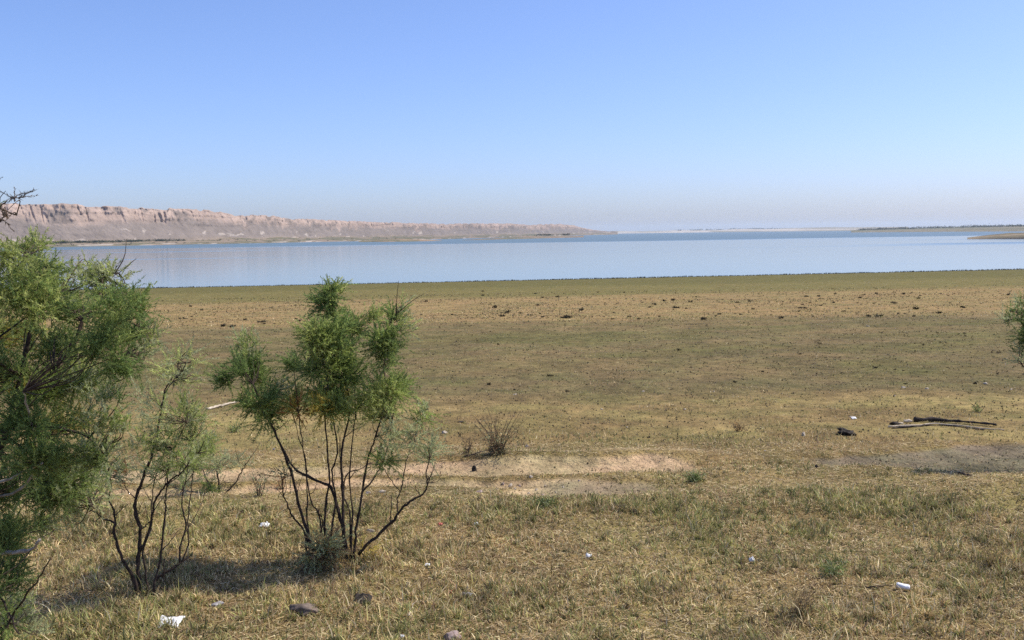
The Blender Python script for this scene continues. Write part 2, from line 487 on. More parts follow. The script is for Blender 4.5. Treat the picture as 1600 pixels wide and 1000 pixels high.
def mixc(a, b, w): return a * (1 - w[..., None]) + b * w[..., None]
Cc = np.ones(Z.shape + (3,)) * buff
Cc = mixc(Cc, olive, (Vv < 1) * 0.8 * sstep(0.42, 0.6, fbm(Ss / 60 + Vv * 2, Vv * 5 + Ss / 300, 45, 3)))
Cc = mixc(Cc, pale, (Vv < 0.25) * 0.7 * sstep(0.60, 0.68, fbm(Ss / 40, Vv * 6, 47, 3)))
Cc = mixc(Cc, mauve, sstep(0.9, 1.15, Vv) + 0 * Ss)
Cc = mixc(Cc, pale, 0.55 * (Vv > 0.95) * (Vv < 1.35) * sstep(0.66, 0.74, fbm(Ss / 24, Vv * 5, 46, 3)))
lay = fbm(Ss / 200, Vv * 9, 49, 3)
Cc = mixc(Cc, pink, sstep(1.45, 1.72, Vv + 0.5 * (gul - .5) + 0.25 * (gul2 - .5)))
Cc = mixc(Cc, pink * 1.25, 0.6 * sstep(1.6, 1.8, Vv) * sstep(0.5, 0.62, gul2))
Cc = mixc(Cc, mauve * 0.75, 0.7 * sstep(0.55, 0.7, fbm(Ss / 26, Vv * 3.0, 48, 3)) * (Vv > 1.5) * (Vv < 2))
farw = sstep(1700, 2400, df)[None, :]
Cc = Cc * (1 - 0.12 * farw[..., None])
hv = np.stack([X, D, Z], -1).reshape(-1, 3)
nu = len(u)
ii, jj = np.meshgrid(np.arange(nu - 1), np.arange(len(vs) - 1))
q0 = (jj * nu + ii).ravel()
tag(link('hills', mesh_from('hills', hv, np.stack([q0, q0 + 1, q0 + nu + 1, q0 + nu], 1), M['cliff'], False, Cc.reshape(-1, 3))), kind='structure')
HILL = dict(u=u, tb=tb, dw=dw, df=df, Z=Z, D=D, X=X, vs=vs)

# --- low spits, the far shore and the right-hand shore
def spit(name, px0, px1, D0, D1, hgt_m, col, col2, seed, nu=260, nv=26, rise=0.0, edge_dark=0.0, slope=None):
    u = np.linspace(px0, px1, nu); t = (u - px0) / (px1 - px0)
    tb = np.array([bearing(p) for p in u])
    w = np.linspace(0, 1, nv)[:, None]
    a = np.interp(t, np.linspace(0, 1, len(D0)), D0)[None, :]
    b = np.interp(t, np.linspace(0, 1, len(D1)), D1)[None, :]
    h = np.interp(t, np.linspace(0, 1, len(hgt_m)), hgt_m)[None, :]
    sx = (tb[None, :] * (a + b) / 2)
    sc = max(6.0, (b - a).max() / 3.0)
    D = a + (b - a) * w + (fbm(sx / sc, w * 1.5, seed, 4) - .5) * 0.25 * (b - a)
    prof = np.minimum(1, (w / 0.12)) ** 0.6 * (0.45 + 0.55 * w) if rise else np.sin(np.pi * np.clip(w, 0, 1)) ** 0.45
    nz = fbm(sx / sc * 2.5, w * 6, seed + 3, 4)
    Z = LAKE - 0.25 + h * prof * (0.55 + 0.9 * nz)
    C = np.ones(Z.shape + (3,)) * np.array(col)
    C = mixc(C, np.array(col2), sstep(0.42, 0.6, fbm(sx / sc * 2 + 5, w * 5, seed + 5, 3)))
    if edge_dark: C = mixc(C, np.array([0.05, 0.042, 0.035]), edge_dark * (1 - sstep(0.03, 0.12, w + 0.05 * (nz - .5))) + 0 * sx)
    v = np.stack([tb[None, :] * D, D, Z], -1).reshape(-1, 3)
    ii, jj = np.meshgrid(np.arange(nu - 1), np.arange(nv - 1)); q0 = (jj * nu + ii).ravel()
    o = link(name, mesh_from(name, v, np.stack([q0, q0 + 1, q0 + nu + 1, q0 + nu], 1), M['cliff'], False, C.reshape(-1, 3)))
    tag(o, kind='structure')
    return u, D, Z, tb

spit('sandbar_shore', 560, 690, [1120, 1080, 1130], [1180, 1230, 1200], [0.8, 3.4, 0.3], (0.28, 0.20, 0.13), (0.17, 0.15, 0.085), 61)
spit('reed_shore', 722, 912, [1180, 1300, 1500], [1230, 1480, 1700], [0.3, 3.6, 2.0], (0.15, 0.14, 0.09), (0.22, 0.165, 0.115), 65)
spit('far_shore', 900, 1420, [5200, 5000, 4300, 3200], [6200, 6000, 5200, 4200], [11, 13, 15, 12], (0.45, 0.4, 0.34), (0.26, 0.24, 0.19), 71, rise=1)
RS = spit('right_shore', 1330, 1760, [1900, 1500, 1150], [3000, 2900, 2600], [4, 9, 13], (0.14, 0.14, 0.09), (0.20, 0.175, 0.12), 75, rise=1)
spit('headland_shore', 1512, 1760, [590, 560, 530], [610, 760, 800], [1.0, 3.8, 4.6], (0.15, 0.125, 0.075), (0.26, 0.20, 0.13), 79, rise=1, edge_dark=0.95)

# --- far tree lines (each reads as one dark mass)
def leaf_cluster(G_, c, r, n, size, col, seed_rng):
    p = seed_rng.normal(size=(n, 3)) * 0.5
    p = c + p * r
    a = seed_rng.normal(size=(n, 3)); a /= np.linalg.norm(a, axis=1)[:, None]
    b = seed_rng.normal(size=(n, 3)); b -= a * (a * b).sum(1)[:, None]; b /= np.linalg.norm(b, axis=1)[:, None]
    v = np.stack([p - a * size, p + a * size, p + b * size * 1.3], 1).reshape(-1, 3)
    f = np.arange(3 * n).reshape(-1, 3)
    cc = np.array(col) * (0.7 + 0.6 * seed_rng.random((n, 1)))
    G_.add(v, f, np.repeat(cc, 3, axis=0))

def hill_at(px, v):
    k = int(np.argmin(np.abs(HILL['u'] - px))); j = int(np.argmin(np.abs(HILL['vs'] - v)))
    return np.array([HILL['X'][j, k], HILL['D'][j, k], HILL['Z'][j, k]])
tl = Geo()
for k in range(150):
    px = rng.uniform(40, 292)
    c = hill_at(px, 0.58 + 0.06 * rng.random()) + np.array([0, 0, 0.8])
    r = rng.uniform(1.2, 2.2) * (1.35 if rng.random() < .15 else 1)
    leaf_cluster(tl, c + np.array([0, 0, r * .3]), np.array([1.9, 1.5, 0.75]) * r, 34, 0.5, (0.035, 0.05, 0.025), rng)
for k in range(130):
    px = rng.uniform(-60, 640)
    c = hill_at(px, rng.uniform(0.12, 0.95))
    leaf_cluster(tl, c + np.array([0, 0, 0.5]), np.array([2.2, 1.4, 0.7]), 20, 0.42, (0.05, 0.06, 0.03), rng)
for k in range(24):
    px = rng.choice([840, 846, 852, 858, 868, 880, 886]) + rng.normal() * 3
    b_ = bearing(px); Dd = 1430 + rng.normal() * 15
    leaf_cluster(tl, np.array([b_ * Dd, Dd, LAKE + 4.6 + rng.random()]), np.array([3.0, 2.5, 1.1]), 24, 0.6, (0.045, 0.05, 0.03), rng)
tag(link('treeline', tl.mesh('treeline', M['weed'])), 'dark line of far bushes along the foot of the bluffs', 'trees', kind='stuff')
tr_ = Geo()
for k in range(330):
    k_ = rng.integers(8, 250); j_ = rng.integers(14, 25)
    Dd = RS[1][j_, k_]; b_ = RS[3][k_]; zz = RS[2][j_, k_]
    r = rng.uniform(2.0, 4.6)
    leaf_cluster(tr_, np.array([b_ * Dd, Dd, zz + r * 0.4]), np.array([2.2, 2, 1.0]) * r, 26, 1.3, (0.06, 0.07, 0.045), rng)
for k in range(110):
    px = rng.uniform(1060, 1300) if rng.random() < .6 else rng.normal(1172, 16)
    Dd = 5600; b_ = bearing(px); r = rng.uniform(3, 6)
    leaf_cluster(tr_, np.array([b_ * Dd, Dd, LAKE + 12.5 + r * 0.4]), np.array([3.5, 3, 0.8]) * r, 16, 2.4, (0.07, 0.075, 0.05), rng)
tag(link('far_treeline', tr_.mesh('far_treeline', M['weed'])), 'hazy tree line on the far right shore of the lake', 'trees', kind='stuff')

# ------------------------------------------------------------------ grass
def visible(x, y, margin=1.2):
    return (np.abs(x) < y * 0.56 + margin) & (y > 4.3)

BUSH_XY = [(0, 0)]
def blades(n, x, y, h, w, lean, col, segs=2):
    """n curved blades; returns verts, faces, cols"""
    z = hgt(x, y) - 0.004
    az = rng.uniform(0, 2 * np.pi, n)
    fa = rng.uniform(0, 2 * np.pi, n)
    dx, dy = np.cos(az) * lean, np.sin(az) * lean
    wx, wy = np.cos(fa) * w, np.sin(fa) * w
    base = np.stack([x, y, z], 1); W = np.stack([wx, wy, 0 * wx], 1)
    if segs == 1:
        tip = base + np.stack([dx * h, dy * h, h * np.sqrt(np.clip(1 - lean ** 2, .04, 1))], 1)
        v = np.stack([base - W, base + W, tip], 1).reshape(-1, 3)
        return v, np.arange(3 * n).reshape(-1, 3), np.repeat(col, 3, axis=0)
    up = np.sqrt(np.clip(1 - lean ** 2, .04, 1))
    mid = base + np.stack([dx * h * .35, dy * h * .35, h * .58 * up], 1)
    tip = base + np.stack([dx * h * 1.05, dy * h * 1.05, h * (0.95 * up)], 1)
    v = np.stack([base - W, base + W, mid - W * .8, mid + W * .8, tip], 1).reshape(-1, 3)
    b = np.arange(n)[:, None] * 5
    f = np.concatenate([b + [0, 1, 3], b + [0, 3, 2], b + [2, 3, 4]], 0)
    return v, f, np.repeat(col, 5, axis=0)

STRAW = np.array([[0.58, 0.45, 0.23], [0.50, 0.37, 0.18], [0.68, 0.56, 0.33], [0.40, 0.29, 0.15], [0.32, 0.21, 0.12]])
GREEN = np.array([[0.24, 0.25, 0.08], [0.32, 0.30, 0.10], [0.22, 0.235, 0.08], [0.40, 0.36, 0.14], [0.24, 0.25, 0.10]])

def green_prob(x, y):
    return 0.27 + 0.18 * np.exp(-(((x - 1.6) / 2.2) ** 2 + ((y - 6.9) / 1.2) ** 2)) + 0.36 * sstep(0.34, 0.68, fbm(x * 0.55 + 4, y * 0.75, 81, 4))

def scatter(n_try, y0, y1, dens_fn, power=0):
    y = y0 + (y1 - y0) * rng.random(n_try) if not power else (y0 ** (1 - power) + (y1 ** (1 - power) - y0 ** (1 - power)) * rng.random(n_try)) ** (1 / (1 - power))
    xw_ = y * 0.56 + 1.2
    x = (rng.random(n_try) * 2 - 1) * xw_
    keep = rng.random(n_try) < dens_fn(x, y)
    return x[keep], y[keep]

def grass_obj(name, x, y, hmul, w, segs, label, cap=None):
    n = len(x)
    gp = green_prob(x, y)
    isg = rng.random(n) < gp
    col = np.where(isg[:, None], GREEN[rng.integers(0, 5, n)], STRAW[rng.integers(0, 5, n)])
    tuft = 0.7 + 0.6 * _hash(np.floor(x / .14), np.floor(y / .14), 77)
    col = col * (0.68 + 0.8 * rng.random((n, 1))) * tuft[:, None]
    tall = fbm(x * 2.2, y * 2.2, 83, 4)
    h = hmul * (1 - 0.45 * sstep(7.6, 8.6, y) * (y < 9.7)) * (0.5 + 1.35 * np.clip(tall - 0.36, 0, 1)) * (1 + 1.1 * (rng.random(n) < 0.03)) * (0.5 + 0.9 * rng.random(n))
    lean = np.clip(0.66 + 0.28 * rng.normal(size=n), 0.1, 0.985)
    v, f, c = blades(n, x, y, h, w * (0.6 + 0.8 * rng.random(n)), lean, col, segs)
    o = link(name, mesh_from(name, v, f, M['grass'], False, c))
    return tag(o, label, 'grass', kind='stuff')

def dens_near(x, y):
    t = fbm(x * 2.2, y * 2.2, 83, 4) * 0.6 + 0.4 * fbm(x * 5, y * 5, 85, 3)
    d = 0.26 + 0.8 * sstep(0.38, 0.64, t)
    return d * (1 - 0.96 * sstep(0.15, 0.5, track_mask(x, y))) * (1 - 0.6 * sstep(8.0, 8.6, y))
x, y = scatter(430000, 4.3, 9.6, dens_near)
# tufts: pull part of the blades towards tuft centres
tx, ty = np.round(x / 0.17) * 0.17, np.round(y / 0.17) * 0.17
jx = 0.12 * (_hash(tx * 100, ty * 100, 5) - .5); jy = 0.12 * (_hash(tx * 100, ty * 100, 6) - .5)
pull = (rng.random(len(x)) < 0.45)
x = np.where(pull, x + (tx + jx - x) * 0.72, x); y = np.where(pull, y + (ty + jy - y) * 0.72, y)
grass_obj('grass', x, y, 0.075, 0.0034, 2, 'short dry straw and green grass covering the near bank')
def dens_mid(x, y):
    t = fbm(x * 0.9, y * 1.3, 87, 4)
    d = (0.10 + 0.9 * sstep(0.45, 0.66, t)) * (1 - 0.985 * sstep(0.2, 0.5, track_mask(x, y)))
    return d * (1 - 0.55 * sstep(10, 12, y))
x, y = scatter(230000, 9.6, 34, dens_mid, power=1.2)
grass_obj('field_grass', x, y, 0.055, 0.0045, 1, 'sparse short grass on the plain behind the track')
def dens_far(x, y):
    t = fbm(x * 0.22, y * 0.5, 89, 4)
    return 0.1 + 0.8 * sstep(0.45, 0.62, t)
x, y = scatter(110000, 34, 146, dens_far, power=1.3)
grass_obj('plain_grass', x, y, 0.07, 0.016, 1, 'low grass of the far plain towards the lake shore')

# fallen straw lying on the soil
x, y = scatter(130000, 4.3, 10.5, lambda x, y: 1 - 0.9 * sstep(0.2, 0.6, track_mask(x, y)))
n = len(x)
a = rng.uniform(0, 2 * np.pi, n); l = rng.uniform(0.012, 0.045, n)
z = hgt(x, y) + rng.uniform(0.003, 0.014, n)
dv = np.stack([np.cos(a) * l, np.sin(a) * l, rng.normal(size=n) * 0.006], 1); wv_ = np.stack([-np.sin(a), np.cos(a), 0.4 * rng.normal(size=n)], 1) * 0.0028
p = np.stack([x, y, z], 1)
v = np.stack([p - dv - wv_, p - dv + wv_, p + dv], 1).reshape(-1, 3)
c = np.repeat(STRAW[rng.integers(0, 5, n)] * (0.55 + 0.65 * rng.random((n, 1))), 3, axis=0)
tag(link('straw_litter', mesh_from('straw_litter', v, np.arange(3 * n).reshape(-1, 3), M['grass'], False, c)), 'loose fallen straw strewn on the near bank', 'straw', kind='stuff')

# reeds at the water's edge
n = 9000
xr = rng.uniform(-130, 150, n); yr = np.zeros(n)
for k in range(6):
    yr = 149.6 + 0.153 * xr * np.clip(yr / 150, 0, 1.3)
yr += rng.normal(size=n) * 0.8
col = np.array([[0.05, 0.05, 0.028]]) * (0.6 + 0.8 * rng.random((n, 1)))
v, f, c = blades(n, xr, yr, (0.07 + 0.17 * rng.random(n)) * (0.6 + 0.8 * vnoise(xr * .6, yr * 0, 91)), 0.05 + 0 * xr, np.full(n, .3), col, 1)
tag(link('reeds', mesh_from('reeds', v, f, M['weed'], False, c)), 'thin dark fringe of reeds along the near shoreline', 'reeds', kind='stuff')

# ------------------------------------------------------------------ shrubs
def ico(sub=1):
    t = (1 + 5 ** .5) / 2
    v = np.array([(-1, t, 0), (1, t, 0), (-1, -t, 0), (1, -t, 0), (0, -1, t), (0, 1, t), (0, -1, -t), (0, 1, -t), (t, 0, -1), (t, 0, 1), (-t, 0, -1), (-t, 0, 1)], float)
    v /= np.linalg.norm(v[0])
    f = [(0, 11, 5), (0, 5, 1), (0, 1, 7), (0, 7, 10), (0, 10, 11), (1, 5, 9), (5, 11, 4), (11, 10, 2), (10, 7, 6), (7, 1, 8), (3, 9, 4), (3, 4, 2), (3, 2, 6), (3, 6, 8), (3, 8, 9), (4, 9, 5), (2, 4, 11), (6, 2, 10), (8, 6, 7), (9, 8, 1)]
    v = list(v)
    for _ in range(sub):
        g = []; cache = {}
        def mid(a, b):
            k = (min(a, b), max(a, b))
            if k not in cache:
                m = v[a] + v[b]; v.append(m / np.linalg.norm(m)); cache[k] = len(v) - 1
            return cache[k]
        for a, b, c in f:
            x_, y_, z_ = mid(a, b), mid(b, c), mid(c, a)
            g += [(a, x_, z_), (b, y_, x_), (c, z_, y_), (x_, y_, z_)]
        f = g
    return np.array(v), np.array(f)

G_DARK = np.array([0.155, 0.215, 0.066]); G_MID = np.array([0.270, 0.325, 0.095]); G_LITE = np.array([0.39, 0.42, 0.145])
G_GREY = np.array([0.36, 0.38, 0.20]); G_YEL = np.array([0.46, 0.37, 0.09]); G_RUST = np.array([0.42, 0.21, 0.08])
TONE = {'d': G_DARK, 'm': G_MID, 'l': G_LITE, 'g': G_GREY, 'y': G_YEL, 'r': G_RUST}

TONE['b'] = np.array([0.17, 0.115, 0.07]); TONE['k'] = np.array([0.09, 0.065, 0.045]); TONE['s'] = np.array([0.42, 0.31, 0.15])

def sprays(geo, start, direc, length, nleaf, lw, col):
    """feathery twiglets: start Nx3, direc Nx3 (unit), length N; scale leaves along each"""
    n = len(start)
    side = np.cross(direc, rng.normal(size=(n, 3))); side /= np.linalg.norm(side, axis=1)[:, None] + 1e-9
    bend = side * (length * rng.uniform(-.25, .25, n))[:, None] + np.array([0, 0, -1.0]) * (length * rng.uniform(0, .22, n))[:, None]
    t = np.linspace(0.05, 1, nleaf)[None, :] + rng.uniform(-.03, .03, (n, nleaf))
    ax = start[:, None, :] + direc[:, None, :] * (length[:, None] * t)[..., None] + bend[:, None, :] * (t ** 2)[..., None]
    ld = direc[:, None, :] * 0.75 + rng.normal(size=(n, nleaf, 3)) * 0.42
    ld /= np.linalg.norm(ld, axis=2)[..., None]
    ll = (0.55 + 0.6 * rng.random((n, nleaf))) * (length[:, None] * 0.26) * (1.15 - 0.5 * t)
    wd = np.cross(ld, rng.normal(size=(n, nleaf, 3))); wd /= np.linalg.norm(wd, axis=2)[..., None] + 1e-9
    wd = wd * lw
    v = np.stack([ax - wd, ax + wd, ax + ld * ll[..., None]], 2).reshape(-1, 3)
    cc = col[:, None, :] * (0.75 + 0.5 * rng.random((n, nleaf, 1)))
    geo.add(v, np.arange(len(v)).reshape(-1, 3), np.repeat(cc.reshape(-1, 3), 3, axis=0))

def shrub(name, label, cat, base, d, stems, clumps, lw=0.0033, leafn=22, spray_len=0.125, sprays_per=2.4, bark='bark', depth=0.28, leafkind=None):
    """stems: (pixel polyline, radius mm at foot, radius mm at tip, depth drift m, bark key or None)
       clumps: (px, py, rx, ry, sprays, tone string, depth offset m or None)"""
    root = empty(name, tuple(base))
    tag(root, label, cat)
    spurs = []; sk = []                         # skeleton points for attaching twigs
    for st in stems:
        line, r0, r1, drift = st[:4]
        mk = st[4] if len(st) > 4 and st[4] else bark
        n = len(line)
        pts = [P(px, py, d + drift * (i / max(1, n - 1)) ** 1.2 + 0.015 * math.sin(7 * i + r0)) for i, (px, py) in enumerate(line)]
        L_ = smooth_line(pts, max(8, 4 * n))
        wob = np.cumsum(rng.normal(size=L_.shape), axis=0); wob -= np.linspace(0, 1, len(L_))[:, None] * wob[-1]
        L_ = L_ + wob * 0.0028 * min(1.0, r0 / 10) + rng.normal(size=L_.shape) * 0.002
        rr = np.linspace(r0 * .78, r1 * .8, len(L_)) / 1000.0 * (1 + 0.12 * rng.normal(size=len(L_)))
        v, f = tube(L_, rr, 7)
        o = link('stem', mesh_from('stem', v - base, f, M[mk], True), root)
        sk.append(L_[len(L_) // 3:])
        for q in range(int(len(L_) * (0.2 if r0 > 8 else 0.06))):                       # short bare spurs
            i = rng.integers(len(L_) // 4, len(L_) - 1)
            dr = (L_[i + 1] - L_[i]) / (np.linalg.norm(L_[i + 1] - L_[i]) + 1e-6) * 0.8 + rng.normal(size=3) * 0.6 + np.array([0, 0, .3])
            ln = rng.uniform(.03, .13)
            B = smooth_line([L_[i], L_[i] + dr * ln * .5 + rng.normal(size=3) * .012, L_[i] + dr * ln + np.array([0, 0, .2 * ln])], 6)
            spurs.append((B, np.linspace(.0035, .0012, 6)))
    sk = np.concatenate(sk)
    tw = Geo(); lf = Geo()
    for B, rr in spurs:
        v, f = tube(B, rr, 4, cap=False); tw.add(v, f)
    for cl in clumps:
        px, py, rx, ry, ns, tone = cl[:6]
        off = cl[6] if len(cl) > 6 and cl[6] is not None else rng.uniform(-depth, depth)
        c = P(px, py, d + off)
        ex, ez = rx * d / FPX, ry * d / FPX
        ey = 0.5 * (ex + ez) * 1.1
        dist = np.linalg.norm((sk - c) * np.array([1, .6, 1.0]) + np.maximum(0, sk[:, 2:3] - c[2]) * np.array([0, 0, 1.5]), axis=1)
        A = sk[int(np.argmin(dist))]
        k = max(3, int(3 + ns / 8))
        starts, dirs = [], []
        for q in range(k):
            e = rng.normal(size=3); e /= np.linalg.norm(e); e *= rng.random() ** 0.4
            E = c + e * np.array([ex, ey, ez])
            m_ = (A + E) / 2 + rng.normal(size=3) * 0.12 * np.linalg.norm(E - A)
            T = smooth_line([A, m_, E], 9)
            r_ = np.linspace(0.0036, 0.0011, 9) * (0.8 + 0.1 * d / 4)
            v, f = tube(T, r_, 4, cap=False)
            tw.add(v, f)
            nn = max(2, int(round(ns * sprays_per / k)))
            t = rng.random(nn) ** 0.6
            # keep sprays inside the clump
            pos = T[np.clip((t * 8).astype(int), 0, 8)]
            rel = (pos - c) / np.array([ex, ey, ez])
            rn = np.linalg.norm(rel, axis=1)
            far_ = rn > 1.45
            e2 = rng.normal(size=(nn, 3)); e2 /= np.linalg.norm(e2, axis=1)[:, None]; e2 *= (rng.random((nn, 1)) ** 0.5)
            pos = np.where(far_[:, None], c + e2 * np.array([ex, ey, ez]), pos + rng.normal(size=(nn, 3)) * 0.18 * np.array([ex, ey, ez]))
            dr = (pos - A) / (np.linalg.norm(pos - A, axis=1)[:, None] + 1e-6) * 0.8 + rng.normal(size=(nn, 3)) * 0.65 + np.array([0, 0, 0.45])
            dr /= np.linalg.norm(dr, axis=1)[:, None]
            starts.append(pos); dirs.append(dr)
        st_, di = np.concatenate(starts), np.concatenate(dirs)
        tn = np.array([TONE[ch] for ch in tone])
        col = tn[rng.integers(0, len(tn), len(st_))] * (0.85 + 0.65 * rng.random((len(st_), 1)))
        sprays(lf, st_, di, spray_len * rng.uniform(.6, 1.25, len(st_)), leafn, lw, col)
    o = link('twigs', tw.mesh('twigs', M['twig' if bark == 'bark' else bark], True, base), root); o['kind'] = 'stuff'
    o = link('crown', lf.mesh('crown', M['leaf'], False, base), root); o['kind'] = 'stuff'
    return root

# --- the many-stemmed shrub in the middle
b = G(515, 880)
shrub('tamarisk_shrub', 'upright green tamarisk shrub with many dark bare stems, left of centre', 'shrub', b, b[1], [
    ([(487, 876), (480, 832), (464, 786), (456, 748), (445, 715), (426, 672), (408, 640), (396, 600)], 17, 5, -0.25),
    ([(480, 876), (474, 834), (459, 812), (452, 801), (444, 777), (441, 764), (438, 740)], 10, 4, -0.35),
    ([(542, 874), (536, 823), (528, 800), (517, 763), (512, 756), (480, 743), (457, 731), (440, 703), (418, 660), (400, 620), (388, 570)], 19, 5, 0.30),
    ([(506, 878), (507, 830), (508, 806), (510, 766), (512, 740), (507, 700), (505, 650), (498, 590)], 14, 5, 0.12),
    ([(540, 876), (537, 823), (534, 786), (532, 753), (530, 720), (533, 689), (543, 650), (540, 600), (532, 550), (522, 500), (518, 462), (516, 448)], 15, 3, 0.05),
    ([(553, 872), (556, 843), (559, 812), (567, 768), (574, 720), (582, 690), (589, 662), (598, 610), (600, 560), (612, 505), (622, 485)], 13, 3, -0.12),
    ([(567, 768), (585, 744), (594, 729), (606, 700), (612, 660), (620, 615)], 8, 3, 0.2),
    ([(560, 866), (583, 845), (609, 821), (622, 804), (641, 787), (659, 776), (667, 759), (665, 735), (672, 712)], 15, 4, -0.22),
    ([(609, 821), (611, 793), (611, 773)], 6, 3, 0.02),
    ([(622, 804), (621, 785), (625, 768), (630, 750), (634, 724), (646, 689), (660, 650), (664, 628)], 7, 2.5, 0.15),
    ([(625, 768), (612, 752), (600, 733), (596, 718)], 5, 2.5, -0.1),
    ([(667, 759), (676, 738), (680, 722)], 5, 2.5, -0.05),
    ([(548, 876), (546, 819), (546, 793), (538, 768), (543, 742), (562, 734), (580, 722)], 9, 4, 0.25),
    ([(500, 874), (501, 808), (490, 786), (483, 768), (474, 700), (466, 650), (460, 585)], 8, 3, -0.18),
    ([(490, 872), (479, 815), (479, 775), (477, 720), (468, 690), (455, 640)], 8, 3, 0.22),
    ([(512, 876), (520, 820), (524, 780), (520, 740), (527, 700), (516, 640), (505, 560), (492, 530)], 11, 4, -0.2),
    ([(548, 870), (553, 800), (549, 750), (552, 700), (556, 640), (552, 560), (552, 520)], 9, 3, 0.18),
    ([(496, 876), (499, 850), (505, 820), (497, 795)], 8, 4, -0.3),
], [
    (516, 454, 7, 12, 14, 'dm', 0), (512, 466, 12, 10, 20, 'dm', 0), (503, 478, 14, 9, 22, 'dd', 0.02), (518, 490, 9, 14, 16, 'dm', 0),
    (526, 450, 4, 8, 5, 'ml', 0),
    (522, 512, 30, 18, 60, 'mmd'), (488, 532, 25, 22, 75, 'lmm'), (535, 526, 32, 22, 80, 'mdd'), (552, 514, 15, 17, 34, 'md'),
    (500, 570, 27, 20, 75, 'mmd'), (545, 583, 26, 30, 90, 'ddm'), (520, 560, 24, 20, 60, 'md'), (517, 618, 34, 24, 100, 'mly'), (503, 640, 20, 16, 40, 'yym'), (535, 640, 24, 18, 50, 'mlm'), (470, 640, 15, 14, 22, 'ymr'),
    (599, 536, 22, 26, 85, 'ddm'), (606, 560, 15, 16, 34, 'dm'), (611, 498, 9, 12, 20, 'dm'), (628, 480, 3, 9, 6, 'lg'), (630, 512, 12, 14, 12, 'gl'),
    (583, 498, 8, 12, 16, 'lm'), (598, 612, 32, 24, 95, 'mml'), (590, 645, 20, 20, 44, 'mgl'), (626, 606, 14, 16, 32, 'dm'), (568, 630, 16, 20, 32, 'dm'),
    (388, 566, 27, 11, 52, 'dd'), (354, 594, 13, 10, 24, 'dd'), (372, 580, 12, 9, 16, 'd'), (403, 596, 18, 18, 46, 'ddm'), (402, 632, 30, 22, 85, 'ddm'), (420, 655, 24, 14, 40, 'dm'), (432, 612, 10, 10, 12, 'dg'),
    (387, 540, 22, 14, 20, 'gml'), (460, 574, 11, 10, 26, 'd'), (455, 622, 10, 20, 30, 'dm'),
    (663, 652, 14, 16, 20, 'mg'), (668, 700, 18, 22, 26, 'gg'), (650, 680, 14, 22, 16, 'g'), (598, 722, 18, 7, 20, 'dm'), (611, 690, 14, 24, 22, 'gg'),
    (512, 862, 34, 20, 90, 'gbsg'), (535, 850, 28, 18, 44, 'gbs'), (490, 872, 18, 12, 26, 'bgg'), (520, 840, 26, 14, 22, 'gbs'), (570, 858, 14, 10, 10, 'ys'), (445, 748, 8, 8, 6, 'gr'),
], leafn=24)

# --- the small bare-legged shrub to its left
b = G(222, 932)
shrub('bare_stemmed_shrub', 'small thin tamarisk with bare crooked dark stems beside the big left bush', 'shrub', b, b[1], [
    ([(218, 936), (208, 904), (192, 875), (182, 846), (180, 818), (178, 798), (170, 779), (174, 756), (168, 740)], 16, 4, -0.2),
    ([(180, 818), (160, 808), (150, 799)], 9, 3, -0.05),
    ([(221, 938), (219, 910), (216, 872), (219, 830), (211, 805), (214, 776), (224, 744), (237, 712), (244, 687), (249, 653), (257, 614), (275, 578), (280, 562)], 19, 3, 0.15),
    ([(257, 614), (270, 596), (281, 583), (300, 570)], 6, 2, 0.1),
    ([(220, 864), (238, 818), (243, 789), (256, 766), (269, 750), (285, 739), (296, 720)], 11, 4, -0.22),
    ([(229, 936), (229, 904), (225, 866), (234, 830), (236, 790), (240, 750), (262, 690)], 10, 3, 0.25),
    ([(238, 936), (243, 918), (253, 859), (259, 802), (262, 772), (268, 720), (290, 660)], 11, 3, -0.1),
    ([(240, 908), (256, 897), (278, 882), (302, 863)], 14, 4, 0.1),
    ([(280, 880), (283, 853), (290, 821), (284, 786), (292, 740), (300, 690)], 9, 3, 0.12),
    ([(283, 878), (293, 856), (293, 825), (298, 770), (302, 730), (318, 690)], 7, 2.5, 0.0),
    ([(253, 859), (270, 840), (280, 828)], 5, 2, 0.1), ([(219, 830), (232, 818), (239, 812)], 6, 4, -.03),
    ([(256, 910), (257, 882), (258, 870)], 6, 3, 0), ([(214, 780), (200, 765), (194, 752)], 5, 2, 0),
], [
    (284, 562, 26, 18, 26, 'lgl', 0.1), (300, 590, 18, 20, 18, 'lg'), (262, 580, 16, 16, 12, 'gl'), (302, 635, 22, 26, 34, 'lgm'), (288, 680, 30, 22, 44, 'mgl'), (318, 700, 16, 20, 26, 'gm'),
    (250, 690, 24, 18, 30, 'gmd'), (270, 715, 30, 14, 32, 'gm'), (235, 650, 14, 20, 10, 'g'), (290, 752, 22, 9, 16, 'gg'), (198, 748, 18, 12, 12, 'gr'), (225, 740, 26, 10, 16, 'g'), (170, 750, 12, 22, 12, 'g'),
    (225, 932, 16, 8, 14, 'gg'), (232, 622, 24, 24, 18, 'gl'), (262, 640, 26, 26, 30, 'lgm'), (212, 690, 32, 28, 34, 'gml'), (190, 728, 26, 22, 26, 'gl'), (310, 662, 20, 24, 26, 'lg'), (300, 725, 26, 16, 26, 'mg'), (255, 735, 30, 14, 24, 'gm'), (272, 600, 22, 18, 16, 'lg'),
], leafn=22, lw=0.0027, sprays_per=1.5)

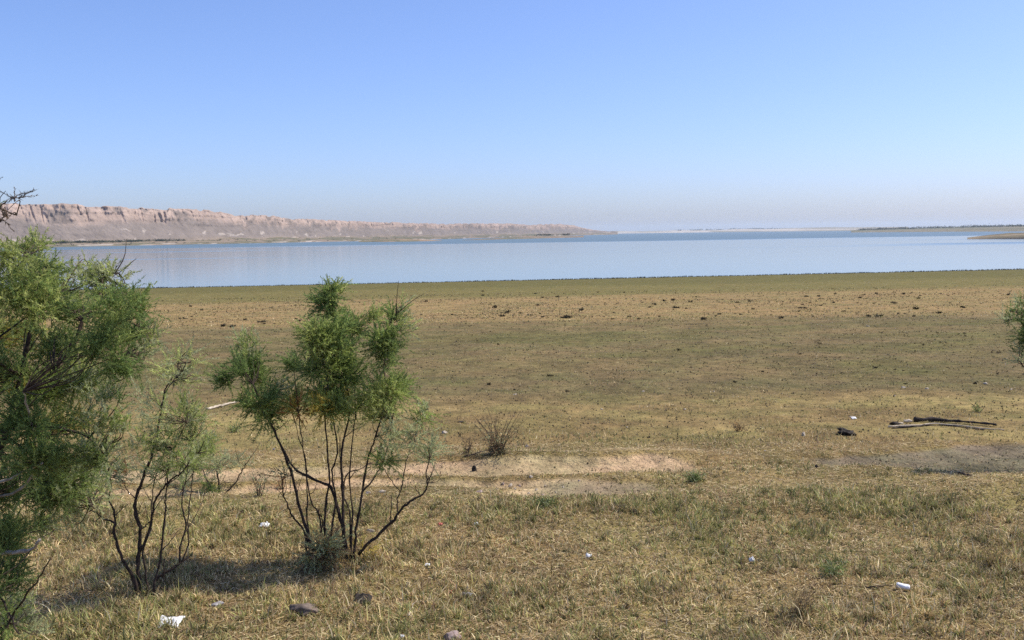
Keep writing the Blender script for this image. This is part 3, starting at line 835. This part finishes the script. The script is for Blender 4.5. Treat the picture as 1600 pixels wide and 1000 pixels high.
# --- big feathery bush at the left edge
LB = np.array([-2.75, 4.3, float(hgt(-2.75, 4.3))])
bp_ = (-155, 1178)
shrub('feathery_bush', 'large feathery green tamarisk bush filling the left edge', 'bush', LB, 4.3, [
    ([bp_, (-120, 1000), (-60, 860), (0, 700), (40, 560), (50, 470), (42, 400)], 26, 5, -0.1),
    ([bp_, (-150, 980), (-110, 780), (-60, 600), (-20, 480), (10, 400), (12, 372)], 28, 5, 0.35),
    ([bp_, (-130, 960), (-60, 760), (30, 640), (110, 540), (130, 492), (160, 488), (196, 500)], 22, 4, 0.15),
    ([bp_, (-100, 960), (-20, 870), (36, 858), (62, 844)], 20, 7, -0.45, 'bark_pale'),
    ([(-140, 1060), (-60, 800), (0, 756), (30, 741), (66, 724)], 14, 5, -0.35, 'bark_pale'),
    ([(-20, 780), (40, 760), (52, 690), (44, 650), (36, 612)], 9, 4, -0.4, 'bark_pale'),
    ([(-60, 600), (-20, 545), (20, 514), (60, 480), (100, 455), (150, 432), (185, 424), (214, 404)], 7, 1.2, -0.15),
    ([(30, 640), (80, 620), (140, 586), (190, 560), (215, 520), (222, 470)], 11, 3, 0.3),
    ([(-20, 1090), (10, 990), (36, 940), (60, 905), (78, 872)], 8, 3, -0.5),
    ([(-110, 780), (-40, 700), (20, 690), (70, 670), (140, 690), (165, 720)], 13, 4, -0.2),
    ([(-60, 600), (-70, 480), (-50, 400), (-25, 350), (0, 318), (14, 313), (30, 305)], 8, 1.5, 0.1),
    ([(-50, 400), (-20, 362), (0, 347), (12, 334), (26, 336)], 4, 1.2, -0.05),
    ([(-25, 350), (-12, 310), (0, 284), (4, 276)], 3, 1.0, 0.1),
    ([(20, 690), (70, 730), (100, 760), (140, 790)], 9, 3, 0.2),
    ([(-120, 1000), (-60, 900), (0, 930), (30, 990)], 10, 4, -0.3),
], [
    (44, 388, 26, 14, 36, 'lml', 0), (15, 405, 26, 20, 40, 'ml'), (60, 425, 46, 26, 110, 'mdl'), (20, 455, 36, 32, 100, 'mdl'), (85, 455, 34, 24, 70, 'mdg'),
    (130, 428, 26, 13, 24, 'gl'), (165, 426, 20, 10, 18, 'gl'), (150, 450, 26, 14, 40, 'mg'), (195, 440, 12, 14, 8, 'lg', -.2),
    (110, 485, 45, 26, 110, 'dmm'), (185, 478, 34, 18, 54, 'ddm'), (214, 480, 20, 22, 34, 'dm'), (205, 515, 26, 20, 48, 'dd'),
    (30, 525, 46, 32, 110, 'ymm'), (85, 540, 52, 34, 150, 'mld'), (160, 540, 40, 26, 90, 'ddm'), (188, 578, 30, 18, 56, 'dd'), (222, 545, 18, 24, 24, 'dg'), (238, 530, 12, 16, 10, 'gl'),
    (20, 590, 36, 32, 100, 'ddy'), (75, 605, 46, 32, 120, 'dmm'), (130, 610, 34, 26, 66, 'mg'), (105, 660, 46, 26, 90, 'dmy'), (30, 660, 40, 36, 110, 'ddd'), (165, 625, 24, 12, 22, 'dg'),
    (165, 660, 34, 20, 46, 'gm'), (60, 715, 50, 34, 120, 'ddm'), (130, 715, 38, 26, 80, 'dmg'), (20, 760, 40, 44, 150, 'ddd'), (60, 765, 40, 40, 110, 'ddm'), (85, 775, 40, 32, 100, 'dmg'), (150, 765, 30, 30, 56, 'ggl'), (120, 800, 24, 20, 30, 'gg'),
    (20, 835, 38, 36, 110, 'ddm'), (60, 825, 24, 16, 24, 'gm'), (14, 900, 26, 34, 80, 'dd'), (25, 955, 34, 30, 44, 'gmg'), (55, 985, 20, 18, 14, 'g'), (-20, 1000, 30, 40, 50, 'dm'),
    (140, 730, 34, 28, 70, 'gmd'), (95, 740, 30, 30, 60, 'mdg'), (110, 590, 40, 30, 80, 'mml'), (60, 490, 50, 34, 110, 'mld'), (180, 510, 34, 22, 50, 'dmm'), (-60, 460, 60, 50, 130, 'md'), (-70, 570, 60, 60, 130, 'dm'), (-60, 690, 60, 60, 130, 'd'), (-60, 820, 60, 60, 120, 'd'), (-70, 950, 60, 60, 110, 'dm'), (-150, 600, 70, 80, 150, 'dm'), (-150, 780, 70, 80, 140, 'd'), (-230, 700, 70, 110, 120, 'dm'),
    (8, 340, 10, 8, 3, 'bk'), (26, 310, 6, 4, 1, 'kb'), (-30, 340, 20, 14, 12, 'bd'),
], lw=0.0021, leafn=26, spray_len=0.085, depth=0.4)

# --- shrub cut by the right edge
b = G(1745, 735)
shrub('edge_shrub', 'dark tamarisk shrub cut off by the right edge', 'shrub', b, b[1], [
    ([(1742, 738), (1710, 690), (1670, 640), (1630, 600), (1600, 576), (1588, 560)], 16, 3, -0.2),
    ([(1744, 738), (1710, 660), (1670, 590), (1640, 540), (1600, 505), (1575, 500)], 18, 3, 0.15),
    ([(1748, 738), (1750, 660), (1740, 560), (1725, 470)], 17, 4, 0.1),
    ([(1752, 738), (1780, 690), (1810, 620), (1830, 560)], 14, 4, -0.1),
], [
    (1616, 503, 24, 22, 66, 'd', 0), (1606, 527, 20, 20, 50, 'd', 0), (1578, 500, 22, 7, 16, 'dg', 0), (1592, 484, 20, 10, 12, 'gd'), (1600, 548, 14, 12, 14, 'gd', 0), (1594, 568, 10, 8, 5, 'g'), (1612, 472, 20, 14, 18, 'gd'),
    (1650, 490, 36, 36, 80, 'd'), (1660, 550, 36, 34, 70, 'd'), (1710, 490, 46, 46, 100, 'dm'), (1730, 570, 46, 46, 90, 'dm'), (1790, 560, 46, 46, 80, 'dm'), (1760, 480, 46, 40, 80, 'dm'),
], leafn=22)

# --- small shrub behind, by the track
b = G(343, 771)
shrub('trackside_shrub', 'little sparse green shrub on the near edge of the dirt track', 'shrub', b, b[1], [
    ([(343, 772), (339, 742), (335, 724), (330, 705)], 12, 4, 0.1),
    ([(352, 770), (366, 754), (379, 734), (384, 724)], 9, 4, -0.1),
    ([(332, 772), (324, 750), (316, 725), (310, 700)], 11, 4, 0.15),
    ([(340, 744), (347, 730), (348, 718)], 6, 3, -0.1), ([(366, 754), (350, 752), (352, 742)], 4, 3, 0),
], [(312, 705, 24, 18, 60, 'mgl'), (326, 688, 13, 12, 26, 'mg'), (300, 730, 18, 12, 30, 'gm'), (330, 730, 14, 10, 16, 'g'), (372, 722, 22, 9, 22, 'gg'), (352, 722, 12, 10, 10, 'g'), (326, 766, 12, 8, 22, 'dm')], leafn=18, lw=0.003)

# --- weeds and dry bushes
def weed(name, label, px, py, hpx, wpx, nst, nleaf, tone, lean=0.35, stem_r=0.004, mat='twig', upright=True, leaf_low=0.5, lw=0.003):
    b = G(px, py); d = b[1]
    root = empty(name, tuple(b)); tag(root, label, 'weed' if 'weed' in name else 'bush')
    H, Wd = hpx * d / FPX, wpx * d / FPX
    lf = Geo()
    for k in range(nst):
        t = (k + 0.5) / nst * 2 - 1 + rng.normal() * 0.15
        tip = np.array([t * Wd / 2, rng.normal() * Wd * .25, H * (0.65 + 0.4 * rng.random())])
        mid = tip * np.array([.35, .35, .5]) + rng.normal(size=3) * 0.02 * np.array([1, 1, 0])
        L_ = smooth_line([np.array([t * Wd * .08, 0, -0.02]), mid, tip], 9)
        v, f = tube(L_, np.linspace(stem_r, stem_r * .3, 9), 5)
        link('stem', mesh_from('stem', v, f, M[mat], True), root)
        n = nleaf
        tt = rng.random(n) ** (1.0 / max(.2, 1.2 - leaf_low)) * 8
        pos = L_[tt.astype(int)] + rng.normal(size=(n, 3)) * 0.02
        pos[:, 2] = np.abs(pos[:, 2]) * (0.35 + 0.65 * rng.random(n) if leaf_low > .6 else 1)
        dr = rng.normal(size=(n, 3)) * .7 + np.array([0, 0, .6]); dr /= np.linalg.norm(dr, axis=1)[:, None]
        tn = np.array([TONE[c] for c in tone])
        sprays(lf, pos, dr, 0.06 * rng.uniform(.6, 1.3, n), 12, lw, tn[rng.integers(0, len(tn), n)])
    o = link('leaves', lf.mesh('leaves', M['weed']), root); o['kind'] = 'stuff'
    return root
weed('dry_bush', 'dry brown twiggy bush on the plain just behind the dirt track', 776, 708, 66, 86, 22, 30, 'bbsg', leaf_low=0.8)
weed('dry_weed', 'thin dry weed stalk left of the brown twiggy bush', 729, 709, 34, 22, 4, 12, 'bk', leaf_low=0.7)
weed('grey_weed', 'grey-green weed at the track edge behind the middle shrub', 405, 776, 40, 34, 6, 14, 'gb')
weed('red_weed', 'small reddish weed behind the left stems of the middle shrub', 441, 764, 26, 16, 3, 8, 'grb')
weed('green_weed', 'dark green leafy weed at the right end of the bare track', 1086, 752, 18, 60, 8, 22, 'dmg', leaf_low=0.7)
weed('bank_weed', 'low green weed patch in front of the bare track fan', 850, 792, 16, 70, 8, 22, 'dmg', leaf_low=0.7)
weed('straw_weed', 'reddish dry weed on the plain right of centre', 1155, 674, 18, 34, 5, 12, 'brs')
weed('plain_weed', 'green weed tuft on the plain behind the left stick', 365, 676, 16, 40, 6, 18, 'mgl', leaf_low=0.6)
weed('hollow_weed', 'pair of pale green weed tufts behind the fallen wood', 1528, 644, 16, 26, 5, 14, 'gml')
weed('straw_tuft_weed', 'tall dry straw tuft near the bottom right of centre', 1255, 962, 44, 60, 14, 12, 'ssb', lw=0.002, stem_r=0.0018, leaf_low=0.3)
weed('golden_weed', 'golden straw tuft standing right of the white can', 1552, 890, 40, 50, 14, 12, 'sys', lw=0.002, stem_r=0.0018, leaf_low=0.3)
weed('dark_tuft_weed', 'dark green grass tuft left of the white can', 1300, 900, 24, 46, 8, 20, 'dmg', lw=0.0022, stem_r=0.0015, leaf_low=0.6)  # leaf tones from dark green to grey-green

# --- countable dark clumps on the tan strip of the plain
clump_meshes = []
for k in range(8):
    g = Geo()
    n = 22
    p = rng.normal(size=(n, 3)) * np.array([.034, .030, .010]) + np.array([0, 0, .02])
    p[:, 2] = np.abs(p[:, 2])
    dr = p * np.array([1, 1, 0]) * 6 + np.array([0, 0, .7]) + rng.normal(size=(n, 3)) * .35
    dr /= np.linalg.norm(dr, axis=1)[:, None]
    wd = np.cross(dr, rng.normal(size=(n, 3))); wd /= np.linalg.norm(wd, axis=1)[:, None]
    l = rng.uniform(.05, .11, (n, 1))
    v = np.stack([p - wd * .022, p + wd * .022, p + dr * l], 1).reshape(-1, 3)
    v[:, 2] = np.maximum(v[:, 2], -.01)
    c = np.array([[0.075, 0.062, 0.036]]) * (0.6 + .9 * rng.random((n, 1)))
    g.add(v, np.arange(3 * n).reshape(-1, 3), np.repeat(c, 3, axis=0))
    clump_meshes.append(g.mesh('weed_clump', M['weed']))
placed = 0
while placed < 220:
    t = rng.random()
    if t < 0.62: px, py = rng.uniform(640, 1600), hor(800) + rng.normal(115, 12)
    elif t < 0.85: px, py = rng.uniform(240, 640), hor(800) + rng.normal(122, 12)
    else: px, py = rng.uniform(660, 1560), hor(800) + rng.uniform(150, 250)
    py += hor(px) - hor(800)
    if py < 455: continue
    b = G(px, py)
    if fbm(b[0] * .12, b[1] * .2, 95, 3) < 0.47 and rng.random() < .8: continue
    o = link('weed_clump', clump_meshes[rng.integers(0, 8)], None, tuple(b))
    sc_ = (0.55 + 1.1 * rng.random() ** 2.2) * (1.0 if b[1] > 30 else 0.36)
    o.scale = (sc_ * rng.uniform(.9, 1.6), sc_, sc_ * rng.uniform(.6, 1.1)); o.rotation_euler = (0, 0, rng.uniform(0, 6.28))
    if t < 0.62: tag(o, 'small dark weed clump on the tan strip right of the middle shrub', 'weed', 'dark weed clumps on the tan strip at right')
    elif t < 0.85: tag(o, 'small dark weed clump on the tan strip left of the middle shrub top', 'weed', 'dark weed clumps on the tan strip at left')
    else: tag(o, 'tiny dark weed clump on the greyer plain nearer than the tan strip', 'weed', 'dark weed clumps on the grey-brown plain')
    placed += 1
# the countless smaller specks between them
x, y = scatter(75000, 10.5, 75, lambda x, y: 0.22 + 0.6 * sstep(.5, .66, fbm(x * .15, y * .28, 97, 4)) * (0.15 + 0.85 * sstep(30, 38, y)), power=1.4)
xt, yt = scatter(9000, 8.2, 10.6, lambda x, y: 0.35 * sstep(.3, .6, track_mask(x, y)))
x = np.concatenate([x, xt]); y = np.concatenate([y, yt])
n = len(x); g = Geo()
SP = np.array([[0.09, 0.07, 0.045], [0.10, 0.105, 0.05], [0.34, 0.26, 0.14], [0.17, 0.12, 0.075]]); sp_ = rng.integers(0, 4, n)
for rep in range(2):
    p = np.stack([x, y, hgt(x, y)], 1) + rng.normal(size=(n, 3)) * np.array([.02, .02, 0])
    dr = rng.normal(size=(n, 3)) * .6 + np.array([0, 0, .8]); dr /= np.linalg.norm(dr, axis=1)[:, None]
    wd = np.cross(dr, rng.normal(size=(n, 3))); wd /= np.linalg.norm(wd, axis=1)[:, None]
    s_ = (0.0055 + 0.00040 * y)[:, None] * rng.uniform(.5, 1.2, (n, 1))
    v = np.stack([p - wd * s_, p + wd * s_, p + dr * s_ * 2.2], 1).reshape(-1, 3)
    g.add(v, np.arange(3 * n).reshape(-1, 3), np.repeat(SP[sp_] * rng.uniform(.6, 1.5, (n, 1)), 3, axis=0))
tag(link('ground_cover', g.mesh('ground_cover', M['weed'])), 'scattered tiny weeds and straw bits over the plain', 'weeds', kind='stuff')

# ------------------------------------------------------------------ stones, litter, wood
ICO2 = ico(2); ICO3 = ico(3)
def lump_mesh(name, mat, size, rough=0.25, flat=0.0, seed=0, sub=2):
    v, f = ico(sub)
    rs = np.random.default_rng(seed + 100)
    for q in range(11):
        nn = rs.normal(size=3); nn /= np.linalg.norm(nn); cc = rs.uniform(.55, .85)
        ov = np.maximum(v @ nn - cc, 0); v = v - ov[:, None] * nn
    n = fbm(v[:, 0] * 1.6 + seed, v[:, 1] * 1.6 + 2.1 * v[:, 2], seed, 3) - .5
    n2 = vnoise(v[:, 0] * 5 + seed, v[:, 1] * 5 + v[:, 2] * 4, seed + 1) - .5
    v = v * (1 + rough * 2 * n + rough * .6 * n2)[:, None]
    v = v * np.array(size) / 2
    v[:, 2] = np.maximum(v[:, 2], -size[2] * 0.25)
    return mesh_from(name, v, f, mat, False)
M['stone_pink'] = plain_mat('pinkish_stone', (0.30, 0.22, 0.19), (0.44, 0.34, 0.30), 0.9, 25, 0.5)
M['stone_grey'] = plain_mat('grey_stone', (0.24, 0.22, 0.22), (0.38, 0.36, 0.36), 0.9, 25, 0.5)
M['stone_brown'] = plain_mat('brown_clod', (0.11, 0.085, 0.068), (0.22, 0.17, 0.135), 0.95, 22, 0.8)
M['stone_black'] = plain_mat('black_clod', (0.018, 0.015, 0.013), (0.06, 0.05, 0.042), 0.95, 20, 0.8)
M['stone_pale'] = plain_mat('pale_stone', (0.36, 0.30, 0.22), (0.52, 0.45, 0.36), 0.9, 25, 0.4)
M['paper'] = plain_mat('white_plastic', (0.72, 0.72, 0.72), (0.86, 0.86, 0.85), 0.55, 14, 0.2, 0.4)
M['red'] = plain_mat('faded_red_plastic', (0.45, 0.10, 0.07), (0.6, 0.17, 0.11), 0.5, 14, 0.2, 0.4)
M['wood_pale'] = plain_mat('bleached_wood', (0.42, 0.34, 0.25), (0.62, 0.53, 0.41), 0.9, 18, 0.6)
M['wood_dark'] = plain_mat('dark_wood', (0.02, 0.016, 0.014), (0.07, 0.055, 0.045), 0.95, 18, 0.8)
M['metal'] = plain_mat('dull_tin', (0.55, 0.55, 0.56), (0.8, 0.8, 0.8), 0.4, 20, 0.2, 0.5)

def stone(name, label, px, py, wpx, hpx, mat, seed, cat='stone', dz=0.0, rough=.25, sub=3, rot=0.0):
    b = G(px, py); k = b[1] / FPX
    o = link(name, lump_mesh(name, M[mat], (wpx * k, wpx * k * .7, hpx * k * 1.25), rough, seed=seed, sub=sub), None, (b[0], b[1], b[2] + hpx * k * .12 + dz))
    o.rotation_euler = (0, 0, rot)
    return tag(o, label, cat)
stone('stone', 'pale pinkish rounded stone at the bottom edge below the shrub', 705, 1000, 32, 22, 'stone_pink', 3)
stone('flat_stone', 'flat grey stone right of the middle shrub, in the grass', 727, 931, 30, 9, 'stone_grey', 5)
stone('clod', 'brown earth clod lying in the dry grass below the middle shrub', 476, 955, 50, 21, 'stone_brown', 8, 'clod', rough=.3, sub=3)
stone('clod', 'black jagged clod on the plain left of the fallen wood', 1322, 679, 29, 15, 'stone_black', 12, 'clod', rough=.5, sub=3)
stone('stone', 'upright black stone standing on the far edge of the dirt track', 741, 736, 9, 13, 'stone_black', 15)
stone('stone', 'small black stone at the left tip of the grey dirt', 1276, 731, 7, 8, 'stone_black', 17)
stone('stone', 'pale stone at the right foot of the middle shrub', 578, 832, 16, 11, 'stone_pale', 19)
stone('flat_stone', 'long pale flat stone by the track behind the middle shrub', 575, 771, 12, 6, 'stone_pale', 21)
stone('flat_stone', 'thin pale flat stone right of another behind the middle shrub', 597, 769, 14, 5, 'stone_pale', 23)
stone('stone', 'whitish stone on the plain left of the black clod', 1255, 681, 8, 8, 'stone_pale', 25)
stone('stone', 'white stone beside the dry twiggy bush, on its right', 823, 699, 6, 6, 'stone_pale', 27)
stone('stone', 'white stone on the plain between the shrub and the twiggy bush', 695, 677, 10, 6, 'stone_pale', 29)
stone('stone', 'reddish flat stone on the grassy lip of the track', 750, 770, 12, 7, 'stone_pink', 31)
stone('dark_clod', 'long dark clod on the plain above the thin dry weed', 720, 660, 12, 4, 'stone_black', 33, 'clod')
stone('stone', 'small grey stone in the grass left of the brown clod', 340, 946, 24, 10, 'stone_grey', 35)
for k, (px, py, w_) in enumerate([(786, 757, 7), (797, 760, 9), (805, 764, 6), (812, 760, 6), (838, 766, 6), (852, 760, 5), (776, 765, 5), (826, 772, 6), (868, 770, 5), (905, 752, 5), (830, 746, 7), (880, 762, 5), (848, 774, 6)]):
    stone('pebble', 'small pale pebble on the bare fan of the dirt track', px, py, w_, w_ * .7, 'stone_pale' if k % 3 else 'stone_pink', 40 + k, 'pebble', rot=k)['group'] = 'pebbles on the bare track'
for k, (px, py, w_) in enumerate([(1412, 606, 8), (1448, 608, 8), (1398, 619, 5), (1356, 510, 5), (1580, 609, 6), (1540, 600, 9), (940, 640, 6), (1005, 612, 6), (1070, 640, 6), (885, 705, 5), (805, 617, 7), (1330, 652, 8), (428, 703, 8), (1115, 612, 5), (980, 668, 5), (1195, 705, 5)]):
    stone('pebble', 'small whitish stone scattered on the open plain', px, py, w_, w_ * .5, 'stone_pale', 60 + k, 'pebble', rot=k)['group'] = 'whitish stones on the plain'

def crumple(name, label, px, py, wpx, hpx, mat, seed, cat='litter', fold=1.0, rot=0.0):
    """a creased scrap of plastic or paper with real thickness"""
    b = G(px, py); k = b[1] / FPX
    W_, H_ = wpx * k, hpx * k
    n = 14
    uu, vv = np.meshgrid(np.linspace(-1, 1, n), np.linspace(-1, 1, n))
    r_ = 1 - 0.25 * vnoise(uu * 2 + seed, vv * 2, seed)
    X_ = uu * W_ / 2 * r_; Y_ = vv * W_ / 2.6 * r_
    Z_ = H_ * (0.25 + 0.75 * np.abs(fbm(uu * 1.8 + seed, vv * 1.8, seed, 3) - .5) * 2.6) * (1 - 0.7 * np.maximum(np.abs(uu), np.abs(vv)) ** 3) * fold
    top = np.stack([X_, Y_, Z_], -1).reshape(-1, 3); bot = top - np.array([0, 0, 0.0025])
    q = (np.arange(n - 1)[:, None] * n + np.arange(n - 1)[None, :]).ravel()
    f1 = np.stack([q, q + 1, q + n + 1, q + n], 1); f2 = f1[:, ::-1] + n * n
    rim = np.concatenate([np.arange(n), np.arange(2 * n - 1, n * n, n), np.arange(n * n - 2, n * (n - 1) - 1, -1), np.arange(n * (n - 2), 0, -n)])
    f3 = np.stack([rim, rim + n * n, np.roll(rim, -1) + n * n, np.roll(rim, -1)], 1)
    me = mesh_from(name, np.vstack([top, bot]), np.vstack([f1, f2, f3]), M[mat], False)
    o = link(name, me, None, (b[0], b[1], b[2] + 0.012)); o.rotation_euler = (R(14), 0, rot)
    return tag(o, label, cat)
crumple('plastic_bag', 'crumpled white plastic bag on the grass below the small left shrub', 266, 977, 42, 14, 'paper', 4)
crumple('paper_scrap', 'white crumpled scrap left of the middle shrub', 413, 824, 17, 9, 'paper', 9)
crumple('paper_scrap', 'small white scrap in the grass right of centre near the bottom', 1175, 880, 10, 12, 'paper', 13)
crumple('paper_scrap', 'tiny white scrap right of the small red scrap', 744, 821, 7, 5, 'paper', 16)
crumple('plastic_scrap', 'small red plastic scrap right of the middle shrub', 688, 822, 8, 6, 'red', 18)
crumple('paper_scrap', 'thin white scrap below the small red scrap', 668, 885, 9, 4, 'paper', 22)
crumple('paper_scrap', 'pale crumpled scrap in the grass at bottom centre', 920, 872, 10, 7, 'paper', 24)
crumple('plastic_scrap', 'red scrap beside the flat grey stone', 704, 928, 6, 5, 'red', 28)
crumple('plastic_bag', 'flattened black and grey bag in the grass below the middle shrub', 566, 940, 34, 11, 'stone_black', 30)
crumple('paper_scrap', 'white scrap at the very bottom left of the pink stone', 628, 998, 8, 6, 'paper', 34)
crumple('paper_scrap', 'pale scrap on the plain left of the black clod and above it', 1334, 655, 9, 4, 'paper', 36)

# white can lying in the grass
b = G(1411, 923); k = b[1] / FPX
can = empty('tin_can', (b[0], b[1], b[2] + 0.028)); tag(can, 'white drink can lying on its side in the grass at bottom right', 'can')
ca, sa = math.cos(0.35), math.sin(0.35)
ax_ = np.array([ca, -sa, -0.12]); Lc = 20 * k; rc = 4.6 * k
ts = np.array([-.5, -.49, -.44, -.1, .2, .44, .49, .5]); rr = np.array([.7, .86, 1, .97, .92, 1, .86, .7]) * rc
ts = np.linspace(-.5, .5, 16); rr = rc * np.interp(np.abs(ts), [0, .42, .46, .5], [1, 1, .88, .7])
v, f = tube(np.outer(ts * Lc, ax_), rr, 14)
v *= (1 - .30 * np.clip(fbm(v[:, :1] * 40 + v[:, 1:2] * 30, v[:, 2:] * 60, 5, 2) - .35, 0, 1) * 1.6); link('body', mesh_from('body', v, f, M['paper'], True), can)
v, f = tube(np.outer(np.array([-.52, -.5, -.495]) * Lc, ax_), np.array([.62, .8, .8]) * rc, 14); link('end', mesh_from('end', v, f, M['metal'], True), can)

def stick(name, label, pix, r0, r1, mat, lift=0.01, branches=(), cat='stick', wob=0.004):
    pts = []
    for px, py in pix: pts.append(G(px, py))
    b = pts[0].copy()
    root = empty(name, tuple(b)); tag(root, label, cat)
    L_ = smooth_line([p - b + np.array([0, 0, lift + r0 * .5]) for p in pts], 14) + rng.normal(size=(14, 3)) * wob
    v, f = tube(L_, np.linspace(r0, r1, 14) * (1 + .1 * rng.normal(size=14)), 7)
    link('shaft', mesh_from('shaft', v, f, M[mat], True), root)
    for (i, vec, rb) in branches:
        B = smooth_line([L_[i], L_[i] + np.array(vec) * .5 + rng.normal(size=3) * .008, L_[i] + np.array(vec)], 7)
        v, f = tube(B, np.linspace(rb, rb * .4, 7), 6)
        link('side_branch', mesh_from('side_branch', v, f, M[mat], True), root)
    return root
stick('dead_branch', 'long pale bare branch lying on the plain between the left shrubs', [(324, 641), (345, 636), (372, 629)], 0.02, 0.012, 'wood_pale', 0.01, [(5, (.1, .12, .03), .008)], 'branch')
stick('stick', 'short dark crooked stick on the grey dirt of the track', [(1498, 741), (1508, 743), (1518, 745)], 0.012, 0.008, 'wood_dark', 0.004)
stick('stick', 'pale thin upright straw stick in the grass before the grey dirt', [(1330, 770), (1331, 766)], 0.004, 0.003, 'wood_pale', 0.0, [(7, (0.01, 0, .07), .004)])
stick('stick', 'thin pale bent stick in the grass left of the flat grey stone', [(640, 968), (646, 948), (660, 946), (680, 944)], 0.004, 0.002, 'wood_pale', 0.02, [(9, (.05, .03, .04), .002)])
stick('stick', 'pale stick in the grass at the right edge near the bottom', [(1575, 896), (1590, 889), (1606, 884)], 0.006, 0.004, 'wood_pale', 0.015)
stick('stick', 'thin dark twig lying left of the white can', [(1352, 920), (1368, 921), (1384, 918)], 0.005, 0.003, 'twig', 0.012)
stick('stick', 'dark twig on the ground in the left shade of the small left shrub', [(90, 925), (110, 918), (128, 915)], 0.006, 0.003, 'twig', 0.012)
stick('stick', 'thin twig left of the dry brown bush along the ground', [(724, 715), (742, 711), (760, 706)], 0.010, 0.006, 'twig', 0.006)

# fallen wood with a dark trunk
pts = [G(*p) for p in [(1432, 660), (1470, 661), (1510, 664), (1560, 668)]]
b0 = pts[0]
fw = empty('fallen_trunk', tuple(b0)); tag(fw, 'dark fallen trunk with bleached split wood lying on the plain at right', 'log')
L_ = smooth_line([p - b0 + np.array([0, 0.05, .03]) for p in pts], 18) + rng.normal(size=(18, 3)) * .004
v, f = tube(L_, np.linspace(.024, .012, 18) * (1 + .3 * rng.normal(size=18)), 9); link('trunk', mesh_from('trunk', v, f, M['wood_dark'], True), fw)
pts2 = [G(*p) for p in [(1388, 668), (1420, 666), (1470, 664), (1530, 670), (1568, 673)]]
L_ = smooth_line([p - b0 + np.array([0, -0.02, .014]) for p in pts2], 18) + rng.normal(size=(18, 3)) * .004
v, f = tube(L_, np.linspace(.011, .006, 18), 7); link('limb_and_shade', mesh_from('limb_and_shade', v, f, M['wood_pale'], True), fw)
L_ = smooth_line([p - b0 + np.array([0, -0.10, .01]) for p in pts2[:4]], 16) + rng.normal(size=(16, 3)) * .006
v, f = tube(L_, np.linspace(.014, .008, 16), 7); link('limb_and_shade', mesh_from('limb_and_shade', v, f, M['wood_dark'], True), fw)  # dark strip before the pale branch, standing in for the shadow under it
for k, (px, py, w_, mt) in enumerate([(1420, 660, 17, 'wood_pale'), (1400, 664, 18, 'wood_dark'), (1409, 663, 9, 'wood_pale')]):
    p = G(px, py) - b0; sc_ = w_ * b0[1] / FPX
    me = lump_mesh('splinter', M[mt], (sc_, sc_ * .5, sc_ * .38), .3, seed=90 + k)
    o = link('splinter', me, fw, tuple(p + np.array([0, 0.02, sc_ * .12])))

# ------------------------------------------------------------------ haze: the dusty air over the lake
hx, y0, y1, z0, z1 = 13000, -200, 15000, -24, 90
v = [(-hx, y0, z0), (hx, y0, z0), (hx, y1, z0), (-hx, y1, z0), (-hx, y0, z1), (hx, y0, z1), (hx, y1, z1), (-hx, y1, z1)]
f = [(0, 3, 2, 1), (4, 5, 6, 7), (0, 1, 5, 4), (1, 2, 6, 5), (2, 3, 7, 6), (3, 0, 4, 7)]
hm = bpy.data.materials.new('haze_air'); hm.use_nodes = True
hm.node_tree.nodes.remove(hm.node_tree.nodes['Principled BSDF'])
pv = hm.node_tree.nodes.new('ShaderNodeVolumePrincipled')
pv.inputs['Color'].default_value = (0.82, 0.91, 1.0, 1)
pv.inputs['Density'].default_value = 0.00007
pv.inputs['Anisotropy'].default_value = 0.2
hm.node_tree.links.new(pv.outputs[0], hm.node_tree.nodes['Material Output'].inputs['Volume'])
tag(link('haze', mesh_from('haze', v, f, hm)), 'thin bluish haze over the lake', 'haze', kind='stuff')
